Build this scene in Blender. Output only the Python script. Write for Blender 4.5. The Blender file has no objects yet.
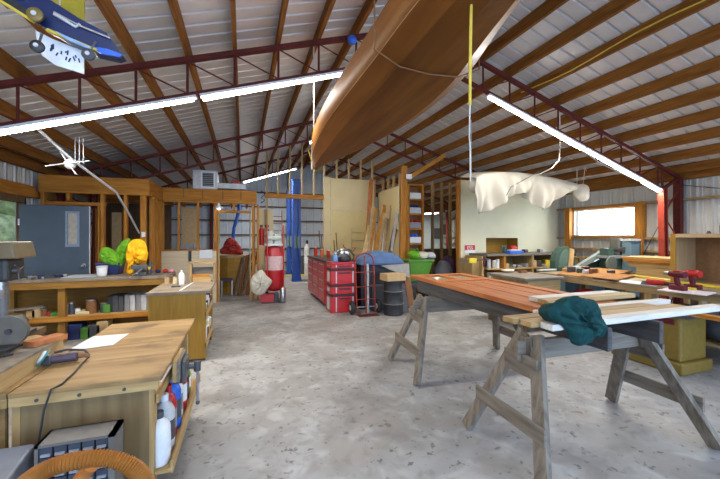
import bpy, math, random
from mathutils import Vector, Matrix, noise
R = random.Random(7)
C = bpy.context.scene.collection
PI = math.pi
SIN, COS, F, H, HY = 0.3256, 0.9455, 340.0, 1.5, 236.0

# ---- measuring: a pixel's sight line met with a real plane of the building
def ray(px, py):
    u = px - 360.0
    return SIN*F + COS*u, COS*F - SIN*u, HY - py
def onZ(px, py, z):
    a, b, c = ray(px, py); t = (z-H)/c; return Vector((a*t, b*t, z))
def onY(px, py, y):
    a, b, c = ray(px, py); t = y/b; return Vector((a*t, y, H+c*t))
def onX(px, py, x):
    a, b, c = ray(px, py); t = x/a; return Vector((x, b*t, H+c*t))

# ---- materials
MATS = {}
def new_mat(name):
    m = bpy.data.materials.new(name); m.use_nodes = True
    nt = m.node_tree; b = nt.nodes['Principled BSDF']; return m, nt, b
def flat(name, col, rough=.6, metal=0, var=.12, scale=18, coat=0, bump=0):
    if name in MATS: return MATS[name]
    m, nt, b = new_mat(name)
    tc = nt.nodes.new('ShaderNodeTexCoord'); n = nt.nodes.new('ShaderNodeTexNoise')
    n.inputs['Scale'].default_value = scale; n.inputs['Detail'].default_value = 5
    nt.links.new(tc.outputs['Object'], n.inputs['Vector'])
    r = nt.nodes.new('ShaderNodeValToRGB')
    r.color_ramp.elements[0].position = .3; r.color_ramp.elements[1].position = .7
    r.color_ramp.elements[0].color = (*[c*(1-var) for c in col], 1)
    r.color_ramp.elements[1].color = (*[min(1, c*(1+var)) for c in col], 1)
    nt.links.new(n.outputs['Fac'], r.inputs['Fac']); nt.links.new(r.outputs['Color'], b.inputs['Base Color'])
    b.inputs['Roughness'].default_value = rough; b.inputs['Metallic'].default_value = metal
    b.inputs['Coat Weight'].default_value = coat
    if rough >= .55: b.inputs['Specular IOR Level'].default_value = .25
    if bump:
        bp = nt.nodes.new('ShaderNodeBump'); bp.inputs['Strength'].default_value = bump
        nt.links.new(n.outputs['Fac'], bp.inputs['Height']); nt.links.new(bp.outputs['Normal'], b.inputs['Normal'])
    MATS[name] = m; return m
def wood(name, c1, c2, axis='X', scale=9, rough=.6, coat=0, blotch=0, blotch_col=(.05,.035,.025)):
    if name in MATS: return MATS[name]
    m, nt, b = new_mat(name)
    tc = nt.nodes.new('ShaderNodeTexCoord'); mp = nt.nodes.new('ShaderNodeMapping')
    s = [scale]*3; s['XYZ'.index(axis)] = scale*.09; mp.inputs['Scale'].default_value = s
    nt.links.new(tc.outputs['Object'], mp.inputs['Vector'])
    n = nt.nodes.new('ShaderNodeTexNoise'); n.inputs['Scale'].default_value = 3; n.inputs['Detail'].default_value = 7
    n.inputs['Distortion'].default_value = .6
    nt.links.new(mp.outputs['Vector'], n.inputs['Vector'])
    r = nt.nodes.new('ShaderNodeValToRGB'); r.color_ramp.elements[0].position = .32; r.color_ramp.elements[1].position = .68
    r.color_ramp.elements[0].color = (*c1, 1); r.color_ramp.elements[1].color = (*c2, 1)
    nt.links.new(n.outputs['Fac'], r.inputs['Fac'])
    out = r.outputs['Color']
    if blotch:
        n2 = nt.nodes.new('ShaderNodeTexNoise'); n2.inputs['Scale'].default_value = blotch; n2.inputs['Detail'].default_value = 6
        nt.links.new(tc.outputs['Object'], n2.inputs['Vector'])
        r2 = nt.nodes.new('ShaderNodeValToRGB'); r2.color_ramp.elements[0].position = .50; r2.color_ramp.elements[1].position = .66
        r2.color_ramp.elements[0].color = (0,0,0,1); r2.color_ramp.elements[1].color = (.75,.75,.75,1)
        nt.links.new(n2.outputs['Fac'], r2.inputs['Fac'])
        mx = nt.nodes.new('ShaderNodeMix'); mx.data_type = 'RGBA'
        nt.links.new(r2.outputs['Color'], mx.inputs[0]); nt.links.new(out, mx.inputs[6]); mx.inputs[7].default_value = (*blotch_col, 1)
        out = mx.outputs[2]
    nt.links.new(out, b.inputs['Base Color'])
    b.inputs['Roughness'].default_value = rough; b.inputs['Coat Weight'].default_value = coat
    b.inputs['Coat Roughness'].default_value = .12
    b.inputs['Specular IOR Level'].default_value = .22 if rough >= .5 else .4
    bp = nt.nodes.new('ShaderNodeBump'); bp.inputs['Strength'].default_value = .08
    nt.links.new(n.outputs['Fac'], bp.inputs['Height']); nt.links.new(bp.outputs['Normal'], b.inputs['Normal'])
    MATS[name] = m; return m
def emit(name, col, s):
    m, nt, b = new_mat(name); b.inputs['Emission Color'].default_value = (*col, 1); b.inputs['Emission Strength'].default_value = s
    b.inputs['Base Color'].default_value = (.9,.9,.9,1); MATS[name] = m; return m

def wset(name, c1, c2, **k): return {a: wood(name+a, c1, c2, axis=a, **k) for a in 'XYZ'}
PURL = wset('purlin_timber', (.13,.045,.006), (.25,.098,.016), rough=.9)
FRAME = wset('framing_fir', (.30,.105,.012), (.45,.195,.030), rough=.7)
PINE = wset('pale_pine', (.33,.205,.075), (.48,.32,.14), rough=.65)
WHITEWOOD = wset('white_board', (.52,.48,.42), (.70,.66,.59), rough=.65)
PLY = wset('plywood', (.27,.165,.065), (.38,.25,.105), rough=.65)
GOLDPLY = wset('golden_plywood', (.30,.155,.020), (.385,.205,.032), rough=.5)
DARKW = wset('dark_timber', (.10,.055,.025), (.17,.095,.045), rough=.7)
GREYW = wset('weathered_timber', (.125,.10,.075), (.235,.20,.155), rough=.8)
CEDAR = wset('cedar', (.33,.10,.03), (.50,.185,.06), rough=.7, coat=0)
BENCHTOP = wood('worn_bench_top', (.27,.155,.055), (.42,.27,.115), axis='X', scale=5, rough=.6, blotch=3.6, blotch_col=(.07,.045,.03))
DIRTYTOP = wood('grey_bench_top', (.19,.145,.10), (.31,.25,.18), axis='X', scale=5, rough=.6, blotch=6, blotch_col=(.10,.09,.08))
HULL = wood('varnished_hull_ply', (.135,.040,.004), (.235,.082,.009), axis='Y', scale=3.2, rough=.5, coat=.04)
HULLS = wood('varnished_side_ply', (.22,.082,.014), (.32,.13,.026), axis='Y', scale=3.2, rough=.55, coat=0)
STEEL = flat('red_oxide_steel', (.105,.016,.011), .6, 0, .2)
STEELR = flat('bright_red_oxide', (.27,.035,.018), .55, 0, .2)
SHEET = flat('pale_metal_sheet', (.60,.565,.53), .45, .2, .05, 4)
WALLSHEET = flat('wall_metal_sheet', (.47,.45,.40), .5, .2, .06, 5)
CREAM = flat('cream_wallboard', (.62,.50,.27), .8, 0, .05, 3)
CREAM2 = flat('pale_green_cream_wallboard', (.60,.56,.39), .8, 0, .05, 2)
RED = flat('red_enamel', (.44,.013,.016), .35, 0, .1, 6, coat=.2)
DKRED = flat('maroon_plastic', (.10,.010,.015), .6)
BLUE = flat('lift_blue', (.012,.07,.36), .4)
DOORB = flat('door_slate_blue', (.045,.065,.09), .5, 0, .15, 3)
NAVY = flat('navy', (.012,.02,.09), .5)
BLACK = flat('black', (.018,.018,.02), .5)
DGREY = flat('dark_grey', (.07,.07,.075), .55)
GREY = flat('mid_grey', (.24,.24,.24), .5)
LGREY = flat('light_grey', (.50,.50,.49), .5)
WHITE = flat('white', (.70,.70,.68), .55, 0, .05)
CHROME = flat('bare_steel', (.45,.45,.45), .3, .9)
IRON = flat('cast_iron', (.10,.10,.10), .45, .6)
CANVAS = flat('cream_canvas', (.52,.47,.37), .9, 0, .06, 5)
TARPB = flat('blue_cover', (.09,.15,.27), .75, 0, .15, 6)
GREENF = flat('lime_green', (.13,.34,.015), .7, 0, .2, 8)
GREENB = flat('bright_green_plastic', (.075,.22,.02), .5)
YEL = flat('yellow_raincoat', (.85,.42,.01), .6, 0, .12, 9)
YELL = flat('safety_yellow', (.62,.46,.03), .5)
TEAL = flat('teal_cloth', (.006,.045,.043), .9, 0, .35, 14)
MACHG = flat('machine_green', (.045,.085,.06), .5)
MACHB = flat('machine_blue_grey', (.12,.19,.21), .45)
GOLD = flat('gold_metal', (.19,.12,.018), .5)
HOSE = flat('orange_hose', (.33,.125,.022), .6)
CARD = flat('cardboard', (.46,.31,.15), .8)
BROWN = flat('brown_board', (.20,.09,.035), .7)
RUBBER = flat('rubber', (.03,.03,.03), .8)
ROPEY = flat('yellow_rope', (.62,.44,.06), .8)
ROPEW = flat('white_cord', (.55,.52,.46), .8)
ROPER = flat('red_plastic', (.42,.018,.012), .55)
BLUEP = flat('bright_blue_plastic', (.02,.12,.55), .4)
GLASS = None
def glass():
    m, nt, b = new_mat('window_glass'); b.inputs['Base Color'].default_value = (.95,.98,.97,1)
    b.inputs['Transmission Weight'].default_value = 1; b.inputs['Roughness'].default_value = .02; b.inputs['IOR'].default_value = 1.05
    return m
GLASS = glass()

# ---- mesh builder
class MB:
    def __init__(s): s.v = []; s.f = []; s.sm = []; s.mi = []; s.cur = 0
    def add(s, vs, fs, sm=False):
        o = len(s.v); s.v += [Vector(v) for v in vs]
        for f in fs: s.f.append([i+o for i in f]); s.sm.append(sm); s.mi.append(s.cur)
        return s
    def box(s, x0, x1, y0, y1, z0, z1):
        x0,x1 = min(x0,x1),max(x0,x1); y0,y1 = min(y0,y1),max(y0,y1); z0,z1 = min(z0,z1),max(z0,z1)
        vs = [(x0,y0,z0),(x1,y0,z0),(x1,y1,z0),(x0,y1,z0),(x0,y0,z1),(x1,y0,z1),(x1,y1,z1),(x0,y1,z1)]
        return s.add(vs, [(0,3,2,1),(4,5,6,7),(0,1,5,4),(1,2,6,5),(2,3,7,6),(3,0,4,7)])
    def hexa(s, vs):   # 4 bottom (ccw) + 4 top
        return s.add(vs, [(0,3,2,1),(4,5,6,7),(0,1,5,4),(1,2,6,5),(2,3,7,6),(3,0,4,7)])
    def cbox(s, c, d, rz=0, ry=0, rx=0):
        M = Matrix.Rotation(rz,3,'Z') @ Matrix.Rotation(ry,3,'Y') @ Matrix.Rotation(rx,3,'X'); c = Vector(c)
        a,b,e = d[0]/2,d[1]/2,d[2]/2
        q = [(-a,-b,-e),(a,-b,-e),(a,b,-e),(-a,b,-e),(-a,-b,e),(a,-b,e),(a,b,e),(-a,b,e)]
        return s.hexa([c + M @ Vector(p) for p in q])
    def beam(s, p0, p1, w, h, up=(0,0,1)):
        p0, p1 = Vector(p0), Vector(p1); d = (p1-p0).normalized(); up = Vector(up)
        sd = d.cross(up)
        if sd.length < 1e-4: sd = d.cross(Vector((1,0,0)))
        sd.normalize(); u = sd.cross(d).normalized()
        a = sd*w/2; b = u*h/2
        return s.hexa([p0-a-b, p0+a-b, p1+a-b, p1-a-b, p0-a+b, p0+a+b, p1+a+b, p1-a+b])
    def cyl(s, p0, p1, r0, r1=None, n=16, caps=True):
        r1 = r0 if r1 is None else r1
        p0, p1 = Vector(p0), Vector(p1); d = (p1-p0).normalized()
        a = d.cross(Vector((0,0,1)) if abs(d.z) < .9 else Vector((1,0,0))).normalized(); b = d.cross(a)
        vs = []
        for p, r in ((p0,r0),(p1,r1)):
            for i in range(n):
                t = 2*PI*i/n; vs.append(p + (a*math.cos(t)+b*math.sin(t))*r)
        s.add(vs, [(i,(i+1)%n,n+(i+1)%n,n+i) for i in range(n)], True)
        if caps:
            o = len(s.v)-2*n
            s.f.append([o+i for i in range(n)][::-1]); s.sm.append(False); s.mi.append(s.cur)
            s.f.append([o+n+i for i in range(n)]); s.sm.append(False); s.mi.append(s.cur)
        return s
    def tube(s, pts, r, n=8):
        pts = [Vector(p) for p in pts]; m = len(pts); vs = []; fs = []
        prev = None
        for k, p in enumerate(pts):
            d = (pts[min(k+1,m-1)]-pts[max(k-1,0)]).normalized()
            if prev is None: a = d.cross(Vector((0,0,1)) if abs(d.z) < .9 else Vector((1,0,0))).normalized()
            else: a = (prev - d*prev.dot(d)).normalized()
            prev = a; b = d.cross(a); rr = r(k/(m-1)) if callable(r) else r
            for i in range(n):
                t = 2*PI*i/n; vs.append(p+(a*math.cos(t)+b*math.sin(t))*rr)
        for k in range(m-1):
            for i in range(n): fs.append((k*n+i, k*n+(i+1)%n, (k+1)*n+(i+1)%n, (k+1)*n+i))
        fs.append(tuple(range(n))[::-1]); fs.append(tuple((m-1)*n+i for i in range(n)))
        return s.add(vs, fs, True)
    def lathe(s, c, prof, n=20, axis='Z'):
        c = Vector(c); vs = []; fs = []
        for r, z in prof:
            for i in range(n):
                t = 2*PI*i/n; p = (r*math.cos(t), r*math.sin(t), z)
                if axis == 'X': p = (p[2], p[0], p[1])
                if axis == 'Y': p = (p[1], p[2], p[0])
                vs.append(c+Vector(p))
        for k in range(len(prof)-1):
            for i in range(n): fs.append((k*n+i, k*n+(i+1)%n, (k+1)*n+(i+1)%n, (k+1)*n+i))
        s.add(vs, fs, True); o = len(s.v)-len(vs)
        if prof[0][0] > 1e-4: s.f.append([o+i for i in range(n)][::-1]); s.sm.append(False); s.mi.append(s.cur)
        if prof[-1][0] > 1e-4: s.f.append([o+(len(prof)-1)*n+i for i in range(n)]); s.sm.append(False); s.mi.append(s.cur)
        return s
    def ell(s, c, r, n=14, m=9, wob=0, seed=0):
        rr = random.Random(seed); c = Vector(c); vs = []; fs = []
        ph = [rr.uniform(0,6.28) for _ in range(6)]
        for j in range(m+1):
            a = PI*j/m
            for i in range(n):
                t = 2*PI*i/n
                k = 1 + wob*(math.sin(3*t+ph[0]+2*a)+.6*math.sin(5*t+ph[1]-3*a)+.5*math.sin(4*a+ph[2]))*math.sin(a)
                vs.append(c+Vector((r[0]*k*math.sin(a)*math.cos(t), r[1]*k*math.sin(a)*math.sin(t), r[2]*k*math.cos(a))))
        for j in range(m):
            for i in range(n): fs.append((j*n+i, (j+1)*n+i, (j+1)*n+(i+1)%n, j*n+(i+1)%n))
        return s.add(vs, fs, True)
    def prism(s, poly, a0, a1, axis='Z'):
        def P(p, a):
            return {'Z': (p[0],p[1],a), 'Y': (p[0],a,p[1]), 'X': (a,p[0],p[1])}[axis]
        n = len(poly)
        vs = [P(p,a0) for p in poly]+[P(p,a1) for p in poly]
        return s.add(vs, [tuple(range(n))[::-1], tuple(range(n,2*n))]+[(i,(i+1)%n,n+(i+1)%n,n+i) for i in range(n)])
    def build(s, name, mat, parent=None, w=True, bevel=0, solid=0, sub=0, recalc=True):
        """w: coordinates are world coordinates (brought into the parent's frame)."""
        me = bpy.data.meshes.new(name)
        vs = s.v
        if parent is not None and w:
            M = Matrix.Identity(4); q = parent; chain = []
            while q is not None: chain.append(q); q = q.parent
            for q in reversed(chain): M = M @ (Matrix.Translation(q.location) @ q.rotation_euler.to_matrix().to_4x4())
            Mi = M.inverted(); vs = [Mi @ v for v in vs]
        loc = Vector((0,0,0))
        if parent is None:
            xs=[v.x for v in vs]; ys=[v.y for v in vs]; zs=[v.z for v in vs]
            loc = Vector(((min(xs)+max(xs))/2, (min(ys)+max(ys))/2, min(zs))); vs = [v-loc for v in vs]
        me.from_pydata([tuple(v) for v in vs], [], s.f)
        me.polygons.foreach_set('use_smooth', s.sm)
        mats = mat if isinstance(mat, (list,tuple)) else [mat]
        for m in mats: me.materials.append(m)
        me.polygons.foreach_set('material_index', s.mi)
        if recalc:
            import bmesh
            bm = bmesh.new(); bm.from_mesh(me); bmesh.ops.recalc_face_normals(bm, faces=bm.faces)
            for e in bm.edges:
                if len(e.link_faces) == 2 and e.calc_face_angle(0) > .87: e.smooth = False
            bm.to_mesh(me); bm.free()
        me.update()
        o = bpy.data.objects.new(name, me); C.objects.link(o); o.location = loc
        if parent is not None: o.parent = parent
        if solid:
            md = o.modifiers.new('thickness','SOLIDIFY'); md.thickness = solid; md.offset = 0
        if sub:
            md = o.modifiers.new('smooth','SUBSURF'); md.levels = sub; md.render_levels = sub
        if bevel:
            md = o.modifiers.new('bevel','BEVEL'); md.width = bevel; md.segments = 2; md.limit_method = 'ANGLE'; md.harden_normals = False
        return o
def tag(o, label, cat, group=None):
    o['label'] = label; o['category'] = cat
    if group: o['group'] = group
    return o
def struct(o): o['kind'] = 'structure'; return o
def thing(name, label, cat, loc, rz=0, group=None):
    o = bpy.data.objects.new(name, None); C.objects.link(o); o.location = loc; o.rotation_euler = (0,0,rz); o.empty_display_size = .1
    return tag(o, label, cat, group)
def copy_tree(o, parent=None):
    c = o.copy(); C.objects.link(c)
    if parent is not None: c.parent = parent
    for ch in list(o.children): copy_tree(ch, c)
    return c
def cloth_lump(pts, y, dep, folds=1.0, seed=0, back=1.2):
    """a lump of cloth with real depth: a measured outline, bulging both ways, with folds"""
    rr = random.Random(seed); P = [onY(a, b, y) for a, b in pts]; n = len(P); Q = []
    for i in range(n):
        a,b,c,d = P[i-1],P[i],P[(i+1)%n],P[(i+2)%n]
        for k in range(8): t = k/8; Q.append(.5*((2*b)+(c-a)*t+(2*a-5*b+4*c-d)*t*t+(3*b-a-3*c+d)*t**3))
    n = len(Q); cc = sum(Q, Vector())/n; ph = [rr.uniform(0,6.28) for _ in range(4)]; sz = max((q-cc).length for q in Q)
    m = MB(); vs = []; fs = []; RN = 16
    for side in (-1, 1):
        for j in range(1, RN+1):
            r = j/RN
            for i in range(n):
                q = cc+(Q[i]-cc)*r; th = 2*PI*i/n
                f = folds*dep*.30*(math.sin(5*th+ph[0]+5*r)+.7*math.sin(9*th+ph[1]-7*r)+.6*math.sin((q.x-cc.x)/sz*9+ph[2])+.5*math.sin((q.z-cc.z)/sz*11+(q.x-cc.x)/sz*6+ph[3]))*(1-r**4)
                dy = dep*math.sqrt(max(0,1-r*r))*(1 if side < 0 else back)
                w3 = Vector(((q.x-cc.x)*3.6/sz+seed, (q.z-cc.z)*3.6/sz, side*3.1)); rg = (1-abs(noise.noise(w3))*2.2)*.55+(1-abs(noise.noise(w3*2.3))*2.2)*.3
                dy = max(dy+f*.35+folds*dep*.42*(rg-.45)*(1-r**6), .002) if r < .999 else 0
                vs.append(q+Vector((0, side*dy, 0))+Vector((noise.noise(w3*1.3),0,noise.noise(w3*1.7)))*dep*.12*folds)
        vs.append(cc+Vector((0, side*dep*(1 if side < 0 else back), 0)))
    half = RN*n+1
    for h in (0, half):
        for j in range(RN-1):
            for i in range(n): fs.append((h+j*n+i, h+j*n+(i+1)%n, h+(j+1)*n+(i+1)%n, h+(j+1)*n+i))
        for i in range(n): fs.append((h+half-1, h+(i+1)%n, h+i))
    o = (RN-1)*n
    for i in range(n): fs.append((o+i, o+(i+1)%n, half+o+(i+1)%n, half+o+i))
    return m.add(vs, fs, True)
ORD = ['first','second','third','fourth','fifth','sixth','seventh','eighth','ninth','tenth','eleventh','twelfth']

# ================= SHELL =================
XL, XR, XC, Y0, Y1 = -3.35, 8.15, 2.4, -2.6, 15.1
SL = .317
def zt(x): return 4.46 - SL*abs(x-XC)      # top of the trusses = underside of the purlins
PD = .17
def zs(x): return zt(x)+PD

# floor
def concrete():
    m, nt, b = new_mat('stained_concrete')
    tc = nt.nodes.new('ShaderNodeTexCoord')
    def noise(sc, det, dist=0):
        n = nt.nodes.new('ShaderNodeTexNoise'); n.inputs['Scale'].default_value = sc; n.inputs['Detail'].default_value = det
        n.inputs['Distortion'].default_value = dist; nt.links.new(tc.outputs['Object'], n.inputs['Vector']); return n
    def ramp(src, p0, p1, c0, c1):
        r = nt.nodes.new('ShaderNodeValToRGB'); r.color_ramp.elements[0].position = p0; r.color_ramp.elements[1].position = p1
        r.color_ramp.elements[0].color = (*c0,1); r.color_ramp.elements[1].color = (*c1,1); nt.links.new(src, r.inputs['Fac']); return r
    def mix(f, a, bcol):
        mx = nt.nodes.new('ShaderNodeMix'); mx.data_type = 'RGBA'; nt.links.new(f, mx.inputs[0]); nt.links.new(a, mx.inputs[6])
        if isinstance(bcol, tuple): mx.inputs[7].default_value = (*bcol,1)
        else: nt.links.new(bcol, mx.inputs[7])
        return mx.outputs[2]
    base = ramp(noise(1.1, 8, .8).outputs['Fac'], .35, .65, (.222,.208,.187), (.335,.328,.315)).outputs['Color']
    f1 = ramp(noise(7, 9, 1.5).outputs['Fac'], .50, .68, (0,0,0), (.55,.55,.55)).outputs['Color']
    c = mix(f1, base, (.19,.17,.145))
    f2 = ramp(noise(17, 4, .2).outputs['Fac'], .625, .675, (0,0,0), (.9,.9,.9)).outputs['Color']
    c = mix(f2, c, (.10,.09,.08))
    f4 = ramp(noise(5, 10, .6).outputs['Fac'], .53, .70, (0,0,0), (.45,.45,.45)).outputs['Color']
    c = mix(f4, c, (.47,.46,.45))
    f3 = ramp(noise(.7, 3, 1.0).outputs['Fac'], .60, .75, (0,0,0), (.5,.5,.5)).outputs['Color']
    c = mix(f3, c, (.25,.20,.15))
    f5 = ramp(noise(2.3, 12, .5).outputs['Fac'], .52, .66, (0,0,0), (.55,.55,.55)).outputs['Color']
    c = mix(f5, c, (.15,.14,.13))
    nt.links.new(c, b.inputs['Base Color'])
    rr = ramp(noise(3, 6).outputs['Fac'], .3, .7, (.42,.42,.42), (.7,.7,.7)); nt.links.new(rr.outputs['Color'], b.inputs['Roughness'])
    bp = nt.nodes.new('ShaderNodeBump'); bp.inputs['Strength'].default_value = .12
    nt.links.new(noise(30,6).outputs['Fac'], bp.inputs['Height']); nt.links.new(bp.outputs['Normal'], b.inputs['Normal'])
    return m
struct(MB().box(XL-.15, XR+.15, Y0, Y1+.15, -.2, 0).build('floor', concrete()))
def grassm():
    return flat('grass', (.28,.34,.18), .9, 0, .4, 3)
struct(MB().box(-60, 80, -60, 90, -.5, -.22).build('ground', grassm()))

# ribbed sheeting: profile with a raised rib every .30 m
def ribs(a0, a1, pitch=.305, hgt=.032, minor=True):
    out = []; a = a0
    while a < a1:
        out += [(a,0)]
        if minor: out += [(a+pitch*.28,0),(a+pitch*.31,hgt*.3),(a+pitch*.34,0),(a+pitch*.5,0),(a+pitch*.53,hgt*.3),(a+pitch*.56,0)]
        out += [(a+pitch*.78,0),(a+pitch*.84,hgt),(a+pitch*.93,hgt),(a+pitch*.99,0)]
        a += pitch
    return [p for p in out if p[0] <= a1]
roof = MB()
pr = ribs(Y0, Y1+.1, .205, .026, False)
for xe in (XL-.12, XR+.12):
    vs = []
    for y, h in pr: vs += [(XC, y, zs(XC)+h), (xe, y, zs(xe)+h)]
    roof.add(vs, [(2*i, 2*i+1, 2*i+3, 2*i+2) for i in range(len(pr)-1)])
struct(roof.build('ceiling', SHEET, solid=.004, recalc=False))

def wall_x(x, out, holes, name):
    """side wall of vertical ribbed sheet in the plane x, with rectangular holes (y0,y1,z0,z1)"""
    m = MB(); pr = ribs(Y0, Y1, .23, .022, True); top = zs(x)-.01
    for (ya, ha), (yb, hb) in zip(pr, pr[1:]):
        mid = (ya+yb)/2; spans = [(0, top)]
        for (h0,h1,z0,z1) in holes:
            if h0 < mid < h1: spans = [(0,z0),(z1,top)]
        for z0, z1 in spans:
            m.add([(x+out*(.04-ha),ya,z0),(x+out*(.04-hb),yb,z0),(x+out*(.04-hb),yb,z1),(x+out*(.04-ha),ya,z1)], [(0,1,2,3)])
    struct(m.build(name, WALLSHEET, solid=.004, recalc=False))
WIN = (4.98, 6.56, 1.5, 2.16)
DOOR = (5.85, 6.86, 0.0, 2.03)
wall_x(XR, 1, [WIN], 'wall_right')
wall_x(XL, -1, [DOOR], 'wall_left')
m = MB(); pr = ribs(XL, XR, .305, .03, True)
for (xa, ha), (xb, hb) in zip(pr, pr[1:]):
    m.add([(xa,Y1+.04-ha,0),(xb,Y1+.04-hb,0),(xb,Y1+.04-hb,zs(xb)),(xa,Y1+.04-ha,zs(xa))], [(0,1,2,3)])
struct(m.build('wall_back', flat('back_metal_sheet', (.60,.66,.71), .5, .2, .06, 5), solid=.004, recalc=False))

# girts along the walls
def girt(name, a, b, w, h, mat): return struct(MB().beam(a, b, w, h).build(name, mat))
n = 0
for z in (.6, 1.18, 1.45, 2.21):
    segs = [(Y0, Y1)] if z < 1.3 else [(Y0, Y1)]
    n += 1; girt('trim_%d'%n, (XR-.04, Y0, z), (XR-.04, Y1-.05, z), .09, .045, PLY['Y'])
for z in (.6, 1.2, 1.8):
    n += 1; girt('trim_%d'%n, (XL+.04, 6.92, z), (XL+.04, Y1-.05, z), .09, .045, FRAME['Y'])
    n += 1; girt('trim_%d'%n, (XL+.04, Y0, z), (XL+.04, 5.80, z), .09, .045, FRAME['Y'])
n += 1; girt('trim_%d'%n, (XL+.04, Y0, 2.2), (XL+.04, Y1-.05, 2.2), .09, .10, FRAME['Y'])
for z in (.35,.95,1.55,2.15,2.75,3.35):
    dx = 0 if z < 2.6 else (z-2.55)/SL
    n += 1; girt('trim_%d'%n, (XL+.05+dx, Y1-.04, z), (XR-.05-dx, Y1-.04, z), .08, .05, DARKW['X'])
for x in (-1.2, 1.9, 4.6, 6.4):
    n += 1; girt('trim_%d'%n, (x, Y1-.14, 0), (x, Y1-.14, zt(x)), .12, .12, STEEL)
# eave beams
for x in (XL+.05, XR-.05):
    n += 1; struct(MB().box(x-.035, x+.035, Y0, Y1-.1, zt(x)-.06, zt(x)+.12).build('trim_%d'%n, PURL['Y']))
# window
wy0, wy1, wz0, wz1 = WIN
w = MB()
for a in ((wy0-.09,wy0,wz0-.06,wz1+.08),(wy1,wy1+.09,wz0-.06,wz1+.08)): w.box(XR-.10, XR+.03, a[0], a[1], a[2], a[3])
w.box(XR-.10, XR+.03, wy0, wy1, wz1, wz1+.06); w.box(XR-.10, XR+.03, wy0, wy1, wz0-.03, wz0)
wo = struct(w.build('window_1', FRAME['Y']))
s = MB(); s.box(XR-.02, XR+.02, wy0, wy0+.03, wz0, wz1); s.box(XR-.02, XR+.02, wy1-.03, wy1, wz0, wz1); s.box(XR-.02, XR+.02, wy0, wy1, wz0, wz0+.03); s.box(XR-.02, XR+.02, wy0, wy1, wz1-.03, wz1)
s.box(XR-.02, XR+.02, wy1-.13, wy1-.10, wz0, wz1)
s.build('window_sash', WHITE, wo)
MB().box(XR-.002, XR+.004, wy0+.03, wy1-.03, wz0+.03, wz1-.03).build('pane', GLASS, wo)
# posts framing the window down to the floor
for y in (wy0-.05, wy1+.05):
    n += 1; struct(MB().box(XR-.18, XR-.10, y-.07, y+.07, 0, 2.22).build('trim_%d'%n, FRAME['Z']))
# left door opening: jambs, header and the slate blue leaf swung into the room
j = MB(); j.box(XL-.05, XL+.06, DOOR[0]-.05, DOOR[0], 0, 2.08); j.box(XL-.05, XL+.06, DOOR[1], DOOR[1]+.05, 0, 2.08); j.box(XL-.05, XL+.06, DOOR[0]-.05, DOOR[1]+.05, 2.03, 2.13)
struct(j.build('trim_%d'%(n+1), DARKW['Z'])); n += 1
n += 1; struct(MB().box(XL+.01, XL+.09, 3.2, 7.1, 2.13, 2.32).build('trim_%d'%n, FRAME['Y']))
d0 = Vector((XL+.01, 6.84, 0)); d1 = Vector((-2.45, 6.95, 0))
dm = MB(); dd = (d1-d0); L = dd.length; dn = dd.normalized(); ang = math.atan2(dn.y, dn.x)
def dpt(a, z, o=0): return d0 + dn*a + Vector((-dn.y, dn.x, 0))*o + Vector((0,0,z))
def dbox(mb, a0, a1, z0, z1, o0=-.022, o1=.022):
    mb.hexa([dpt(a0,z0,o0), dpt(a1,z0,o0), dpt(a1,z0,o1), dpt(a0,z0,o1), dpt(a0,z1,o0), dpt(a1,z1,o0), dpt(a1,z1,o1), dpt(a0,z1,o1)])
wa, wb, wzl, wzh = L*.67, L*.81, 1.36, 1.88
dbox(dm, 0, wa, .01, 2.0); dbox(dm, wb, L-.012, .01, 2.0); dbox(dm, wa, wb, .01, wzl); dbox(dm, wa, wb, wzh, 2.0)
do = struct(dm.build('door_1', DOORB))
q = MB(); dbox(q, wa-.03, wa, wzl-.04, wzh+.03, -.03, .03); dbox(q, wb, wb+.03, wzl-.04, wzh+.03, -.03, .03); dbox(q, wa, wb, wzl-.04, wzl, -.03, .03); dbox(q, wa, wb, wzh, wzh+.03, -.03, .03)
q.build('vision_frame', flat('vision_frame_blue', (.16,.22,.29), .5), do)
q = MB(); dbox(q, wa, wb, wzl, wzh, -.004, .004); q.build('pane', flat('frosted_pane', (.36,.31,.24), .3), do)
q = MB(); dbox(q, L-.012, L, .01, 2.0); q.build('edge_strip', LGREY, do)
kp = dpt(L-.085, 1.0, -.02); q = MB(); q.cyl(kp, kp+Vector((dn.y,-dn.x,0))*.05, .012, .012); q.ell(kp+Vector((dn.y,-dn.x,0))*.06, (.028,.022,.028)); q.cyl(kp, kp+Vector((dn.y,-dn.x,0))*.006, .035)
q.build('door_knob', CHROME, do)
for hz in (.3, 1.0, 1.72):
    q = MB(); q.cyl(dpt(.0, hz-.05, -.03), dpt(.0, hz+.05, -.03), .012); q.build('hinge', LGREY, do)

# roof purlins
xs = []
for side in (-1, 1):
    for k in range(12):
        x = XC + side*(.09 if k == 0 else .5*k+(.03 if side > 0 else -.01))
        if x < XL+.15 or x > XR-.15: continue
        z = zt(x)
        o = MB().box(x-.021, x+.021, Y0, Y1-.1, z+.002, z+PD-.004).build('roof_purlin', PURL['Y'])
        tag(o, '%s timber roof purlin down from the ridge on the %s slope' % (ORD[k], 'left' if side < 0 else 'right'), 'roof beam', 'timber purlins under the metal roof')
        xs.append((x, side))
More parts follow.
